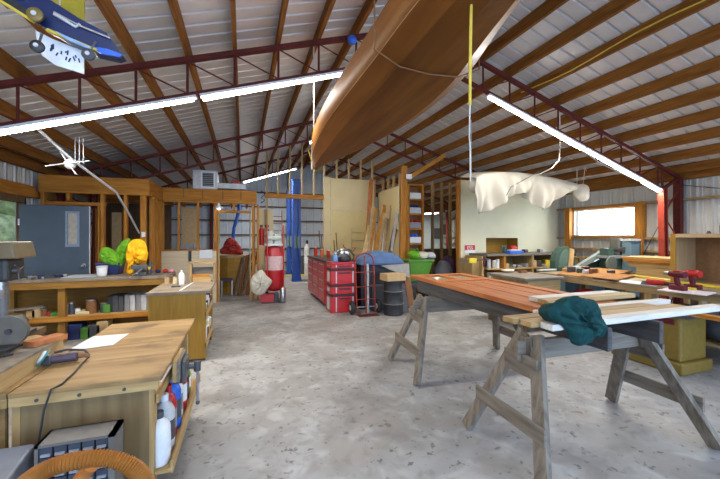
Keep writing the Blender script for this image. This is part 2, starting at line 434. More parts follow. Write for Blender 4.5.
# steel rafter trusses
def truss(Y, label):
    t = thing('roof_truss', label, 'roof truss', (XC, Y, 0), 0, 'red steel rafter trusses')
    dlt = .43
    for side in (-1, 1):
        xe = XR-.12 if side > 0 else XL+.12
        xi = 7.56 if side > 0 else XL+.62
        m = MB(); m.beam((XC, Y, zt(XC)-.03), (xe, Y, zt(xe)-.03), .06, .055); m.build('top_chord', STEEL, t)
        m = MB(); m.beam((XC, Y, zt(XC)-dlt), (xi, Y, zt(xi)-dlt), .05, .045); m.build('bottom_chord', STEEL, t)
        m = MB(); ks = [x for x, s_ in xs if s_ == side and min(xi,XC) < x < max(xi,XC)]; ks = sorted(ks, key=lambda v: abs(v-XC))
        for i, x in enumerate(ks):
            m.cyl((x, Y, zt(x)-.03), (x, Y, zt(x)-dlt), .014, n=8)
            if i+1 < len(ks): x2 = ks[i+1]; m.cyl((x2, Y, zt(x2)-.05), (x, Y, zt(x)-dlt+.02), .009, n=8)
        m.cyl((xi, Y, zt(xi)-.03), (xi, Y, zt(xi)-dlt), .02, n=8); m.beam((xi, Y, zt(xi)-dlt), (xe, Y, zt(xe)-.05), .05, .05)
        m.build('web_rods', STEEL, t)
        m = MB(); m.beam((xe, Y, 0), (xe, Y, zt(xe)-.05), .10, .12, (0,1,0))
        m.build('column', STEEL, t)
        xf = xe-(.42 if side > 0 else -.42)
        m = MB(); m.beam((xf-.04, Y, 0), (xi-.04, Y, zt(xi)-dlt+.02), .03, .10, (0,1,0)); m.beam((xf+.05, Y, 0), (xi+.05, Y, zt(xi)-dlt+.02), .03, .10, (0,1,0))
        for k in range(5):
            f0 = k/5; f1 = (k+1)/5; zi = zt(xi)-dlt
            a = Vector((xf+(xi-xf)*f0, Y, zi*f0)); b = Vector((xe, Y, zi*f1)) if k % 2 == 0 else Vector((xe, Y, zi*f0))
            if k % 2: a = Vector((xf+(xi-xf)*f1, Y, zi*f1))
            m.cyl(a, b, .012, n=8)
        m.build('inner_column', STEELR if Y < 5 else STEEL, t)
    return t
TY = [.65, 4.25, 7.85, 11.45]
truss(.65, 'red steel rafter truss almost overhead of the camera')
truss(4.25, 'red steel rafter truss nearest the camera, carrying the long bright strip lights')
truss(7.85, 'second red steel rafter truss back, crossing behind the hanging boat bow')
truss(11.45, 'third red steel rafter truss back, above the blue car lift')

# diagonal rod bracing on the right wall and roof
m = MB(); m.cyl((XR-.13, 4.25, 2.5), (XR-.13, .65, 1.6), .008, n=6); m.cyl((XR-.13, 4.3, 2.3), (XR-.13, 4.95, .9), .008, n=6)
tag(m.build('brace_rod', IRON), 'thin dark brace rods across the right metal wall by the red column', 'brace rod')

# strip lights
TUBE = emit('fluorescent_tube', (1,.98,.94), 26)
FIX = flat('fixture_white', (.75,.75,.73), .5)
def strip(Y, xa, xb, label, ntube=1):
    za, zb = zt(xa)-.475, zt(xb)-.475
    t = thing('strip_light', label, 'light', ((xa+xb)/2, Y, (za+zb)/2), 0, 'fluorescent strip lights on the trusses')
    m = MB(); m.beam((xa,Y,za+.012), (xb,Y,zb+.012), .075, .03); m.build('housing', FIX, t)
    m = MB(); dx = .03 if xb > xa else -.03
    for o in (-.02, .02): m.cyl((xa+dx, Y+o, za-.018), (xb-dx, Y+o, zb-.018), .0165, n=8)
    m.build('tube', TUBE, t)
strip(4.25, -2.95, -.50, 'left strip light on the nearest truss, running out of frame')
strip(4.25, -.46, 1.24, 'strip light on the nearest truss ending behind the boat hull')
strip(4.25, 3.52, 5.52, 'upper strip light on the nearest truss, right of the hull')
strip(4.25, 5.55, 7.50, 'lower strip light on the nearest truss, ending at the red column')
strip(7.85, 1.45, 2.0, 'short added strip light on the second truss, behind the hanging hull')  # added lamp, hidden by the hull, to brighten the back partition
strip(.65, -2.95, 1.24, 'added unseen strip light on the truss above the camera, left slope')  # both strips here are added out of view, for extra light up front
strip(.65, 3.52, 7.50, 'added unseen strip light on the truss above the camera, right slope')
strip(11.45, 0.0, 1.7, 'short far strip light on the third truss above the air unit')
fa, fb = onY(425, 214, 11), onY(438, 213, 11)
t = thing('strip_light', 'far strip light in the back room beyond the open studs', 'light', (fa+fb)/2, 0, 'fluorescent strip lights on the trusses')
MB().beam(fa+Vector((0,0,.03)), fb+Vector((0,0,.03)), .09, .03).build('housing', FIX, t); MB().cyl(fa, fb, .018, n=8).build('tube', TUBE, t)
for q in (fa, fb): MB().cyl(q+Vector((0,0,.046)), Vector((q.x, q.y, zt(q.x))), .004, n=6).build('hanger_wire', IRON, t)
# ================= FRAMED ROOM AT THE LEFT =================
def board(mb, p0, p1, w, h, up=(0,0,1)): mb.beam(p0, p1, w, h, up)
YA, YB = 7.2, 8.34
room = thing('stud_room', 'open fir-framed room with deep headers at the left, below the white air unit', 'stud wall', (-1.2, 8.0, 0))
def rb(name, mat, *a): return MB().box(*a).build(name, mat, room, bevel=.004)
# front bay beside the blue door (y=YA)
rb('header', FRAME['X'], -3.25, -1.63, YA-.04, YA, 2.29, 2.54)
rb('plate', FRAME['X'], -3.25, -1.63, YA-.04, YA+.05, 2.24, 2.288)
rb('header', FRAME['Y'], -1.67, -1.63, YA+.001, YB-.041, 2.29, 2.54)
rb('plate', FRAME['Y'], -1.70, -1.61, YA+.051, YB-.041, 2.24, 2.288)
for px, w in ((43.5,.05),(69,.045),(103,.055),(126,.05),(143.5,.09)):
    p = onY(px, 230, YA); 
    z0 = 2.11 if px == 69 else 0
    rb('stud', FRAME['Z'], p.x-w/2, p.x+w/2, YA-.04, YA+.05, z0, 2.238)
rb('door_header', FRAME['X'], -3.17, -2.31, YA-.035, YA+.045, 2.03, 2.09)
rb('jamb', FRAME['Z'], -2.42, -2.39, YA-.035, YA+.045, 0, 2.028)
rb('jamb', FRAME['Z'], -2.52, -2.50, YA+.15, YA+.20, 0, 2.0)
for y in (7.5, 7.75, 8.05): rb('stud', FRAME['Z'], -1.70, -1.61, y-.02, y+.02, 0, 2.238)
# back bay (y=YB)
xr = .30
rb('header', FRAME['X'], -1.63, xr, YB-.04, YB, 2.29, 2.55)
for px in (184, 203, 223, 241): 
    p = onY(px, 195, YB); rb('header_strap', DARKW['Z'], p.x-.01, p.x+.01, YB-.048, YB-.041, 2.33, 2.53)
rb('plate', FRAME['X'], -1.63, xr, YB-.04, YB+.05, 2.24, 2.288)
for px, w, z0 in ((162.5,.06,1.17),(179,.045,1.17),(198,.045,1.17),(216,.08,0),(234,.045,2.09),(253,.045,0),(258,.05,0)):
    p = onY(px, 230, YB); rb('stud', FRAME['Z'], p.x-w/2, p.x+w/2, YB-.04, YB+.05, z0, 2.238)
pj0 = onY(218, 230, YB).x; pj1 = onY(251, 230, YB).x
rb('door_header', FRAME['X'], pj0+.02, pj1, YB-.035, YB+.045, 2.03, 2.085)
rb('white_jamb', PINE['Z'], pj0+.005, pj0+.035, YB-.045, YB+.05, 0, 2.028)
rb('white_jamb', PINE['Z'], pj1-.03, pj1-.004, YB-.045, YB+.05, 0, 2.028)
rb('half_wall_panel', wood('beige_ply', (.55,.43,.27), (.65,.52,.34), axis='X', scale=5), -1.68, pj0-.03, YB-.055, YB-.041, 0, 1.17)
rb('sill', FRAME['X'], -1.68, pj0-.03, YB-.05, YB+.05, 1.172, 1.205)
# corner return to the right and back framing
for y in (9.1, 9.7): rb('stud', FRAME['Z'], xr-.06, xr, y, y+.045, 0, 2.238)
rb('header', FRAME['Y'], xr-.04, xr, YB+.051, 9.85, 2.29, 2.55)
# ceiling joists of the room and dark loft boards
for x in [-1.5+.4*i for i in range(5)]: rb('joist', FRAME['Y'], x-.02, x+.02, YB+.051, 10.4, 2.29, 2.43)
for x in [-3.0+.4*i for i in range(4)]: rb('joist', FRAME['Y'], x-.02, x+.02, YA+.051, 10.4, 2.29, 2.43)
rb('loft_board', BROWN, -3.24, -1.72, YA+.06, 10.4, 2.43, 2.45); rb('loft_board', BROWN, -1.70, xr-.05, YB+.06, 10.4, 2.43, 2.45)
# dark partition added behind the left bay to make its inside read dark
bp = thing('added_partition', 'dark plank partition added behind the studs of the framed room', 'partition', (-2.5, 9.6, 0))
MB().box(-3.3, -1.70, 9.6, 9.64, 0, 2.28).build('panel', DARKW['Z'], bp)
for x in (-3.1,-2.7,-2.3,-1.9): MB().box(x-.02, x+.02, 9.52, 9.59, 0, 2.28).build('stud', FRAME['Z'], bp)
tag(MB().box(-2.62, -2.45, 8.5, 8.55, 0, 2.0).build('storage_locker', CARD), 'upright pale board standing inside the framed room, left bay', 'board')
# cream board behind the room window
p0 = onY(182, 207, 8.9); p1 = onY(199, 240, 8.9)
o = MB().box(p0.x, p1.x, 8.9, 8.93, p1.z-.1, p0.z).build('plywood_board', CARD)
tag(o, 'tan board hanging behind the window studs of the framed room', 'board')
for i,(px,pyy) in enumerate(((185,207),(195,207))):
    pass
# duplex switch on corner post
p = onY(143.5, 234.5, YA-.045)
o = MB().box(p.x-.03, p.x+.03, YA-.052, YA-.041, p.z-.045, p.z+.045).build('switch_plate', WHITE); tag(o, 'small white switch plate on the room corner post above the green bag', 'switch')

# air unit
au = thing('air_unit', 'white louvred air unit sitting on top of the framed room', 'air conditioner', (-.75, 8.6, 2.555))
a0 = onY(193.5, 187, 8.34); a1 = onY(217, 168.5, 8.34)
MB().box(a0.x-.02, a1.x, 8.36, 9.0, 2.555, 2.98).build('casing', LGREY, au, bevel=.01)
l0 = onY(201, 186.5, 8.34).x; l1 = onY(215, 170, 8.34).x
MB().box(l0, l1, 8.345, 8.36, 2.585, 2.95).build('grille_frame', WHITE, au)
MB().box(l0+.03, l1-.03, 8.340, 8.3445, 2.615, 2.92).build('grille_opening', BLACK, au)
for k in range(7):
    z = 2.64+.043*k; MB().cbox(((l0+l1)/2, 8.334, z), (l1-l0-.06, .008, .016), rx=.5).build('louvre', GREY, au)
d0_, d1_ = onY(217, 182, 8.6).x, onY(246, 184, 8.6).x
MB().box(a1.x, d1_, 8.45, 8.8, 2.60, 2.72).build('duct', LGREY, au)
o = MB().box(onY(232,180,8.5).x, onY(240,180,8.5).x, 8.45, 8.6, 2.725, 2.80).build('junction_box', STEELR); tag(o, 'small red box on the duct beside the air unit', 'box')
# pendant bulb inside the room
pb = onY(218, 206, 8.0)
t = thing('dome_lamp', 'small white dome lamp under the header of the framed room', 'lamp', (pb.x, 8.25, 2.10))
MB().lathe((pb.x, 8.25, 2.12), [(.10,0),(.09,.02),(.03,.06),(.02,.12)]).build('lamp_shade', WHITE, t)
MB().ell((pb.x, 8.25, 2.115), (.04,.04,.03)).build('bulb', emit('bulb', (1,.95,.85), 4), t)

# round-fronted bench and red object through the doorway
b0 = onY(219.5, 256, 9.6).x; b1 = onY(251, 256, 9.6).x
t = thing('counter', 'bow-fronted tan counter seen through the framed doorway', 'counter', ((b0+b1)/2, 9.6, 0))
poly = [(b0, 9.45), ((b0*3+b1)/4, 9.33), ((b0+b1)/2, 9.3), ((b0+3*b1)/4, 9.33), (b1, 9.45), (b1, 10.1), (b0, 10.1)]
MB().prism(poly, .93, .99).build('counter_top', PLY['X'], t); MB().prism([(x*.96+.04*(b0+b1)/2, y+.05) for x,y in poly], 0, .929).build('counter_body', GOLDPLY['X'], t)
p = onY(230, 248, 9.5)
o = cloth_lump([(221,256),(223,249),(227,242),(232,240),(237,245),(241,251),(242,257)], 9.6, .14, 1.2, 3).build('red_bag', flat('faded_red_cloth', (.34,.035,.025), .8)); o.location.z = .995
tag(o, 'faded red bag slumped on the tan counter in the framed doorway', 'bag')
for k in range(7):
    pxb = 233+k*2.6; a = onY(pxb, 292, 9.05); top = onY(pxb+9, 262-k*1.5, 9.2)
    o = MB().beam((a.x, 9.02, .02), (top.x, 9.22, .95+.03*k), .05, .02).build('leaning_offcut', [DARKW['Z'], GREYW['Z'], BROWN][k%3])
    tag(o, 'thin dark offcut leaning under the tan counter in the doorway', 'board', 'offcuts under the counter')
# blue pipe and metal things seen further behind the doorway
m = MB(); q0 = onY(233, 240, 11.2); q1 = onY(239, 209, 11.2); m.tube([q0, onY(234,228,11.2), onY(238,214,11.2), q1, q1+Vector((.02,0,.5))], .05)
m.build_name = None
tag(m.build('blue_hose', BLUEP), 'bright blue hose hanging behind the framed doorway', 'hose')
# stool-like stand left of door
t = thing('step_stand', 'small steel stand on the floor at the doorway', 'stand', (onZ(227,296,0).x, onZ(227,296,0).y, 0))
bx, by = onZ(227,296,0).x, onZ(227,296,0).y
MB().box(bx-.14, bx+.14, by-.1, by+.1, .40, .44).build('top', NAVY, t)
for sx in (-.12,.12):
    for sy in (-.08,.08): MB().box(bx+sx-.012, bx+sx+.012, by+sy-.012, by+sy+.012, 0, .399).build('leg', CHROME, t)

# ================= OPENING WITH STUD GABLE, TALL CREAM PANELS =================
YP = 9.9
h0 = onY(267, 198, YP); h1 = onY(324, 199, YP)
g = thing('gable_framing', 'pine stud framing on a fir header over the car lift opening', 'stud wall', ((h0.x+h1.x)/2, YP, 2.56))
MB().box(h0.x-.06, h1.x-.01, YP-.04, YP+.05, 2.58, 2.70).build('header', FRAME['X'], g)
for px in (267, 278, 290, 302, 314):
    x = onY(px, 180, YP).x; MB().box(x-.022, x+.022, YP-.04, YP+.05, 2.70, zt(x)-.01).build('stud', PINE['Z'], g)
x = onY(267,220,YP).x
MB().box(x-.022, x+.022, YP-.04, YP+.05, 0, 2.579).build('stud', PINE['Z'], g)
# cream side panel at the left of the opening, with coiled hooks
c0 = onY(258.5, 209, YP); c1 = onY(273.5, 280, YP)
o = MB().box(c0.x, c1.x, YP+.06, YP+.08, 0, c0.z).build('wall_panel', CREAM); tag(o, 'narrow cream panel behind the red compressor, left of the lift opening', 'panel')
m = MB()
for k, (px, py) in enumerate(((267,226),(268,231),(267,236))): p = onY(px, py, YP); m.lathe((p.x, YP+.04, p.z), [(.04,-.01),(.055,0),(.04,.01)], n=10, axis='Y')
tag(m.build('hose_coil', BLACK), 'black coiled hose hanging on the narrow cream panel', 'hose')
m = MB(); m.tube([onY(261,191,YP-.06), onY(265,194,YP-.06), onY(261,198,YP-.06), onY(265,200,YP-.06), onY(261,203,YP-.06)], .015, 6)
tag(m.build('cable_hank', NAVY), 'zigzag dark cable hanked beside the room header', 'cable')
# tall cream wall facing the camera
w0 = onY(324, 176.5, YP); w1 = onY(374, 178.5, YP)
cw = thing('board_wall', 'tall cream drywall partition facing the camera behind the red tool chests', 'partition', ((w0.x+w1.x)/2, YP, 0))
ztop = 3.26
MB().box(w0.x, w0.x+.19, YP-.02, YP, 0, ztop).build('sheet', CREAM, cw)
MB().box(w0.x+.20, w1.x, YP-.02, YP, 2.27, ztop-.03).build('sheet', CREAM, cw)
MB().box(w0.x+.20, w1.x, YP-.021, YP, 0, 2.265).build('sheet', flat('cream_wallboard_lower', (.62,.49,.23), .8, 0, .05, 3), cw)
for k in range(5):
    x = w0.x+.02+(w1.x-w0.x-.06)*k/4; MB().box(x-.02, x+.02, YP+.001, YP+.09, 0, min(zt(x), ztop+.6)).build('stud', PINE['Z'], cw)
MB().box(w1.x+.002, w1.x+.045, YP-.03, YP+.09, 0, ztop).build('end_post', PINE['Z'], cw)
# side wall running back to front at the right
sx = w1.x+.12
cs = thing('board_wall', 'cream drywall partition receding behind the leaning lumber', 'partition', (sx, 9.1, 0))
MB().box(sx, sx+.02, 8.35, YP-.04, 0, 2.86).build('sheet', CREAM, cs)
for y in (8.4, 8.8, 9.2, 9.6): MB().box(sx+.021, sx+.09, y-.02, y+.02, 0, 3.2).build('stud', PINE['Z'], cs)

# car lift: two blue posts with pads, arm and cable
def lift(px, py, top_py, label, w=.13):
    b = onZ(px, py, 0); x, y = b.x, b.y
    d = x*SIN+y*COS; ztp = H + (HY-top_py)/F*d
    t = thing('car_lift_post', label, 'car lift', (x, y, 0), 0, 'car lift posts')
    MB().box(x-w, x+w, y-.10, y-.06, .02, ztp).build('face_plate', BLUE, t)
    MB().box(x-w, x-w+.03, y-.06, y+.18, .02, ztp).build('channel_side', BLUE, t)
    MB().box(x+w-.03, x+w, y-.06, y+.18, .02, ztp).build('channel_side', BLUE, t)
    MB().box(x-w-.03, x+w+.03, y-.2, y+.28, 0, .02).build('base_plate', BLUE, t)
    for s_ in (-1, 1): MB().prism([(x+s_*w, .02), (x+s_*(w+.03), .02), (x+s_*w, .30)], y-.03, y-.01, 'Y').build('gusset', BLUE, t)
    MB().box(x-w-.02, x+w+.02, y-.12, y+.1, ztp, ztp+.04).build('cap', BLUE, t)
    MB().box(x-.09, x+.09, y-.14, y-.101, 1.1, 1.5).build('carriage', MACHB, t)
    m = MB(); m.tube([(x+.02,y-.13,ztp-.2),(x+.05,y-.15,1.9),(x-.02,y-.16,1.3),(x+.08,y-.15,.6)], .012, 6); m.build('cable', BLACK, t)
    return t
lift(296.5, 281, 181, 'nearer and taller blue car lift post behind the lift opening')
lift(289, 274.5, 192, 'farther blue car lift post left of the taller one', .08)
yb = onZ(297, 277, 0)
o = MB().box(yb.x-.5, yb.x+.9, yb.y+.35, yb.y+.75, 0, .02).build('floor_strip', YELL); tag(o, 'yellow painted strip on the floor beside the blue lift post', 'floor strip')
# gas cylinder
p = onZ(307, 275, 0)
t = thing('gas_cylinder', 'pale gas cylinder standing right of the blue lift posts', 'gas cylinder', (p.x, p.y, 0))
MB().lathe((p.x,p.y,0), [(.11,0),(.11,1.0),(.09,1.1),(.04,1.16),(.03,1.2)], 18).build('tank', LGREY, t)
MB().lathe((p.x,p.y,1.2), [(.05,0),(.05,.12),(.02,.14)], 12).build('valve_cap', BLACK, t)
MB().lathe((p.x,p.y,.45), [(.115,0),(.115,.25)], 18, 'Z').build('label_band', WHITE, t)
o = MB().box(p.x-.25, p.x+.35, p.y+.3, p.y+.7, 0, .72).build('tool_cabinet', DGREY); tag(o, 'dark cabinet behind the pale gas cylinder', 'cabinet')
lx = onY(280,230,13.5).x-.1
t = thing('ladder', 'brown ladder leaning at the far wall left of the blue posts', 'ladder', (lx, 13.5, 0))
for s_ in (-.18,.18): MB().beam((lx+s_,13.3,0),(lx+s_,13.6,2.5),.03,.06).build('rail', BROWN, t)
for k in range(8): MB().beam((lx-.165,13.31+.035*k,.3+.28*k),(lx+.165,13.31+.035*k,.3+.28*k),.03,.03).build('rung', BROWN, t)

# ================= COMPRESSOR CART WITH SACK =================
p = onZ(272, 301, 0); cx, cy = p.x, p.y
t = thing('air_compressor', 'upright red air compressor on wheels beside the framed room corner', 'compressor', (cx, cy, 0))
MB().lathe((cx+.06, cy+.05, .22), [(.05,0),(.19,.04),(.22,.10),(.22,.95),(.19,1.02),(.05,1.05)], 22).build('tank', RED, t)
MB().lathe((cx+.06, cy+.05, .72), [(.222,0),(.222,.32)], 22).build('label', flat('pink_label', (.62,.42,.38), .6), t)
MB().box(cx-.16, cx+.24, cy-.14, cy+.2, 1.28, 1.32).build('deck', WHITE, t)
m = MB(); m.cyl((cx-.05,cy,1.32),(cx-.05,cy,1.62),.09); m.box(cx+.05,cx+.2,cy-.08,cy+.08,1.32,1.55); m.cyl((cx-.13,cy-.10,1.45),(cx+.2,cy-.10,1.45),.05); m.build('motor', flat('cream_motor', (.50,.52,.42), .5), t)
for s_ in (-.12, .24):
    MB().tube([(cx+s_,cy-.17,.25),(cx+s_,cy-.19,.8),(cx+s_,cy-.17,1.75)], .014).build('handle_rail', RED, t)
    MB().lathe((cx+s_,cy-.1,.12), [(.03,-.03),(.12,-.03),(.12,.03),(.03,.03)], 16, 'X').build('wheel', RUBBER, t)
MB().box(cx-.26, cx+.02, cy-.26, cy-.04, .03, .2).build('pump_box', RED, t)
MB().lathe((cx+.22, cy-.24, .02), [(.06,0),(.065,.02),(.065,.30),(.03,.33)], 16).build('filter_can', CHROME, t)
MB().lathe((cx+.07, cy-.24, .02), [(.05,0),(.055,.02),(.055,.20),(.03,.22)], 16).build('filter_can', DGREY, t)
MB().box(cx-.24, cx+.28, cy-.27, cy+.2, .0, .019).build('skid', DGREY, t)
sp = onY(262, 284, cy-.42)
P_ = [onY(a, b, cy-.42) for a, b in ((252,277),(262,270),(272,281),(265,292),(256,294),(251,286))]
o = cloth_lump([(252,277),(257,272),(262,270),(267,276),(272,281),(268,288),(264,293),(257,295),(252,291),(250,284)], cy-.42, .10, .8, 4).build('canvas_sack', CANVAS)
tag(o, 'cream canvas sack hanging in front of the red compressor', 'bag')
tp = P_[1]
o = MB().tube([tp+Vector((-.03,.02,-.04)), tp+Vector((.0,.05,.12)), tp+Vector((.04,.02,-.05))], .008, 6).build('sack_handle', BLACK, o)
# fire-engine red extinguisher on post
p = onY(261.5, 236, 9.0); t = thing('fire_extinguisher', 'slim red extinguisher on the post behind the compressor', 'fire extinguisher', (p.x, 9.0, 1.25))
MB().lathe((p.x,9.0,1.27), [(.05,0),(.055,.02),(.055,.40),(.02,.46)], 14).build('tank', RED, t); MB().box(p.x-.04,p.x+.03,8.97,9.03,1.73,1.78).build('valve', BLACK, t)
MB().box(p.x+.05, p.x+.07, 8.96, 9.04, 1.25, 1.7).build('bracket', STEELR, t)

# ================= RED TOOL CHESTS =================
# long chest: left side face runs back; front corner near px 345
f = onZ(331, 299, 0)
x0c = 1.17
def tall(px, py): return onZ(px, py, 0)
ca = thing('tool_cabinet', 'long low red tool cabinet with a dark worktop, left of the stacked red boxes', 'tool cabinet', (2.35, 7.9, 0))
ax0, ax1, ay0, ay1 = 1.62, 2.35, 6.9, 8.85
MB().box(ax0, ax1, ay0, ay1, .08, .95).build('body', RED, ca)
MB().box(ax0-.03, ax1+.02, ay0-.03, ay1+.03, .95, .99).build('worktop', BLACK, ca)
for k, ya in enumerate((6.95, 7.60, 8.24)):
    for q, (z0, z1) in enumerate(((.12,.38),(.40,.58),(.60,.75),(.77,.92))):
        dr = MB().box(ax0-.014, ax0-.001, ya, ya+.60, z0, z1).build('drawer', RED, ca, bevel=.003)
        MB().box(ax0-.03, ax0-.015, ya+.1, ya+.5, z1-.035, z1-.02).build('handle', CHROME, dr)
for x in (ax0+.08, ax1-.08):
    for y in (ay0+.1, ay1-.1): MB().lathe((x,y,.04), [(.015,-.02),(.04,-.02),(.04,.02),(.015,.02)], 12, 'X').build('caster', RUBBER, ca)
# stacked roller boxes
rx0, rx1, ry0, ry1 = onZ(330.5,313,0).x, onZ(355,312,0).x, onZ(340,313,0).y, onZ(340,313,0).y+.42
def rbox(z0, z1, label, latch=True):
    t = thing('tool_box', label, 'tool box', ((rx0+rx1)/2, (ry0+ry1)/2, z0), 0, 'stacked red tool boxes')
    MB().box(rx0, rx1, ry0, ry1, z0, z1-.04).build('body', RED, t, bevel=.012)
    MB().box(rx0-.006, rx1+.006, ry0-.006, ry1+.006, z1-.039, z1-.002).build('lid', RED if z1 > .9 else BLACK, t, bevel=.006)
    MB().box(rx0+.09, rx0+.11, ry0-.012, ry0-.001, z0+.03, z1-.05).build('silver_trim', LGREY, t)
    MB().box(rx1-.05, rx1-.03, ry0-.012, ry0-.001, z0+.03, z1-.05).build('silver_trim', LGREY, t)
    MB().box(rx0+.15, rx1-.1, ry0-.02, ry0-.001, z1-.09, z1-.07).build('handle', BLACK, t)
    MB().box(rx0-.012, rx0-.001, ry0+.15, ry0+.3, z0+.05, z1-.07).build('latch', LGREY, t)
rbox(0.0, .36, 'bottom box of the red tool box stack')
rbox(.362, .55, 'second box up in the red tool box stack')
rbox(.552, .86, 'third box up in the red tool box stack')
rbox(.862, .99, 'top box of the red tool box stack, under the pot')
tz = .99
cxr = (rx0+rx1)/2
t = thing('cooking_pot', 'dark round pot on top of the stacked red tool boxes', 'pot', (cxr+.07, ry0+.16, tz))
MB().lathe((cxr+.07, ry0+.16, tz), [(.11,0),(.13,.02),(.13,.09),(.11,.11)], 18).build('body', BLACK, t); MB().lathe((cxr+.07, ry0+.16, tz+.11), [(.11,0),(.08,.03),(.02,.05),(.02,.07)], 18).build('lid', DGREY, t)
o = MB().lathe((cxr-.12, ry0+.14, tz), [(.05,0),(.055,.01),(.055,.10),(.03,.13),(.03,.16)], 14).build('blue_bottle', flat('blue_bottle', (.12,.25,.48), .3)); tag(o, 'squat blue bottle left of the dark pot on the red stack', 'bottle')
o = MB().tube([(cxr+.24,ry0+.1,tz),(cxr+.26,ry0+.1,tz+.12),(cxr+.17,ry0+.14,tz+.24),(cxr+.10,ry0+.16,tz+.22)], .014, 8).build('hose_loop', BLACK); tag(o, 'black looped handle standing right of the dark pot', 'hose')
# goods on the long cabinet
def bottle(x, y, z, r, h, mat, name, label, cat, group=None, cap=None, w=None):
    t = thing(name, label, cat, (x,y,z), 0, group)
    MB().lathe((x,y,z), [(r*.9,0),(r,h*.05),(r,h*.70),(r*.75,h*.80),(r*.35,h*.86),(r*.35,h*.88)], 12).build('body', mat, t)
    MB().lathe((x,y,z+h*.88), [(r*.4,0),(r*.4,h*.12)], 10).build('cap', cap or WHITE, t)
    return t
def can(x, y, z, r, h, mat, name, label, cat, group=None, lid=None):
    t = thing(name, label, cat, (x,y,z), 0, group)
    MB().lathe((x,y,z), [(r,0),(r,h*.9)], 14).build('body', mat, t); MB().lathe((x,y,z+h*.9), [(r*1.03,0),(r*1.03,h*.07),(r*.9,h*.1)], 14).build('lid', lid or CHROME, t)
    return t
zc = .99
for k, (px, mat, hh) in enumerate(((317,ROPER,.24),(321,flat('orange_red_can',(.6,.12,.03),.5),.2),(325,ROPER,.18),(329,WHITE,.16))):
    q = onY(px, 252, 8.2); can(max(ax0+.06,q.x), 8.35-.25*k, zc, .045, hh, mat, 'spray_can', '%s can along the left edge of the dark cabinet top' % ['tall red','orange','short red','white'][k], 'can')
t = thing('kettle', 'steel kettle with dark lid on the dark cabinet top behind the pot', 'kettle', (2.08, 7.15, zc))
MB().lathe((2.08,7.15,zc), [(.12,0),(.15,.03),(.15,.16),(.12,.22),(.05,.24)], 20).build('body', CHROME, t)
MB().lathe((2.08,7.15,zc+.24), [(.06,0),(.04,.03),(.015,.05),(.02,.08)], 14).build('lid', BROWN, t)
MB().tube([(2.2,7.15,zc+.12),(2.3,7.15,zc+.18),(2.36,7.15,zc+.26)], .018).build('spout', BROWN, t)
for k, (dx, hh) in enumerate(((-.03,.55),(.03,.42),(.42,.5),(.36,.3))):
    q = onY(337+k*3, 250, 8.6)
    o = MB().beam((1.9+dx,8.5+.02*k,zc),(1.88+dx,8.6,zc+hh+.1),.02,.02).build('upright_tool', DARKW['Z']); tag(o, 'slim dark tool standing at the back of the red tool cabinet', 'tool', 'upright tools on the cabinet')
# wire rack sketch on the cream wall
m = MB()
for z in (1.62, 1.38, 1.15, .95): m.cyl((w0.x+.85, YP-.06, z), (w0.x+1.25, YP-.05, z-.02), .010, n=6)
m.cyl((w0.x+.85, YP-.05, .9), (w0.x+.85, YP-.05, 1.75), .008, n=6); m.cyl((w0.x+1.25, YP-.05, .9), (w0.x+1.25, YP-.05, 1.62), .008, n=6)
tag(m.build('wire_rack', flat('cream_wire', (.42,.35,.18), .6)), 'thin wire rack against the tall cream partition', 'rack')

# ================= HAND TRUCK, COVER, DRUM =================
p = onZ(366, 314, 0); hx, hy = p.x, p.y
t = thing('hand_truck', 'red hand truck with black wheels leaning by the covered grill', 'hand truck', (hx, hy, 0))
hh = 1.13
for s_ in (-.19, 0, .19):
    MB().tube([(hx+s_,hy-.02,.03),(hx+s_,hy+.04,.6),(hx+s_*1.0,hy+.09,hh-.12)]+([(hx+s_*.9,hy+.09,hh-.05),(hx+s_*.6,hy+.09,hh)] if s_ else [(hx,hy+.09,hh-.02)]), .014).build('rail', STEELR, t)
MB().tube([(hx-.12,hy+.09,hh),(hx-.05,hy+.085,hh+.03),(hx+.05,hy+.085,hh+.03),(hx+.12,hy+.09,hh)], .014).build('handle', STEELR, t)
for z in (.28, .52, .8): MB().beam((hx-.19,hy+.02+z*.06,z),(hx+.19,hy+.02+z*.06,z),.03,.01).build('crossbar', STEELR, t)
MB().box(hx-.2, hx+.2, hy-.22, hy-.03, 0, .01).build('toe_plate', STEEL, t)
for s_ in (-.27,.27):
    wl = MB().lathe((hx+s_,hy+.05,.13), [(.05,-.03),(.11,-.035),(.13,-.015),(.13,.015),(.11,.035),(.05,.03)], 20, 'X').build('wheel', RUBBER, t)
    MB().lathe((hx+s_,hy+.05,.13), [(.02,-.04),(.05,-.036),(.05,.036),(.02,.04)], 12, 'X').build('hub', LGREY, wl)
MB().cyl((hx-.27,hy+.05,.13),(hx+.27,hy+.05,.13),.012).build('axle', CHROME, t)
o = MB().cyl((hx+.10, hy+.15, .0), (hx+.10, hy+.18, .95), .022).build('white_pipe', LGREY); tag(o, 'pale pipe standing behind the red hand truck', 'pipe')
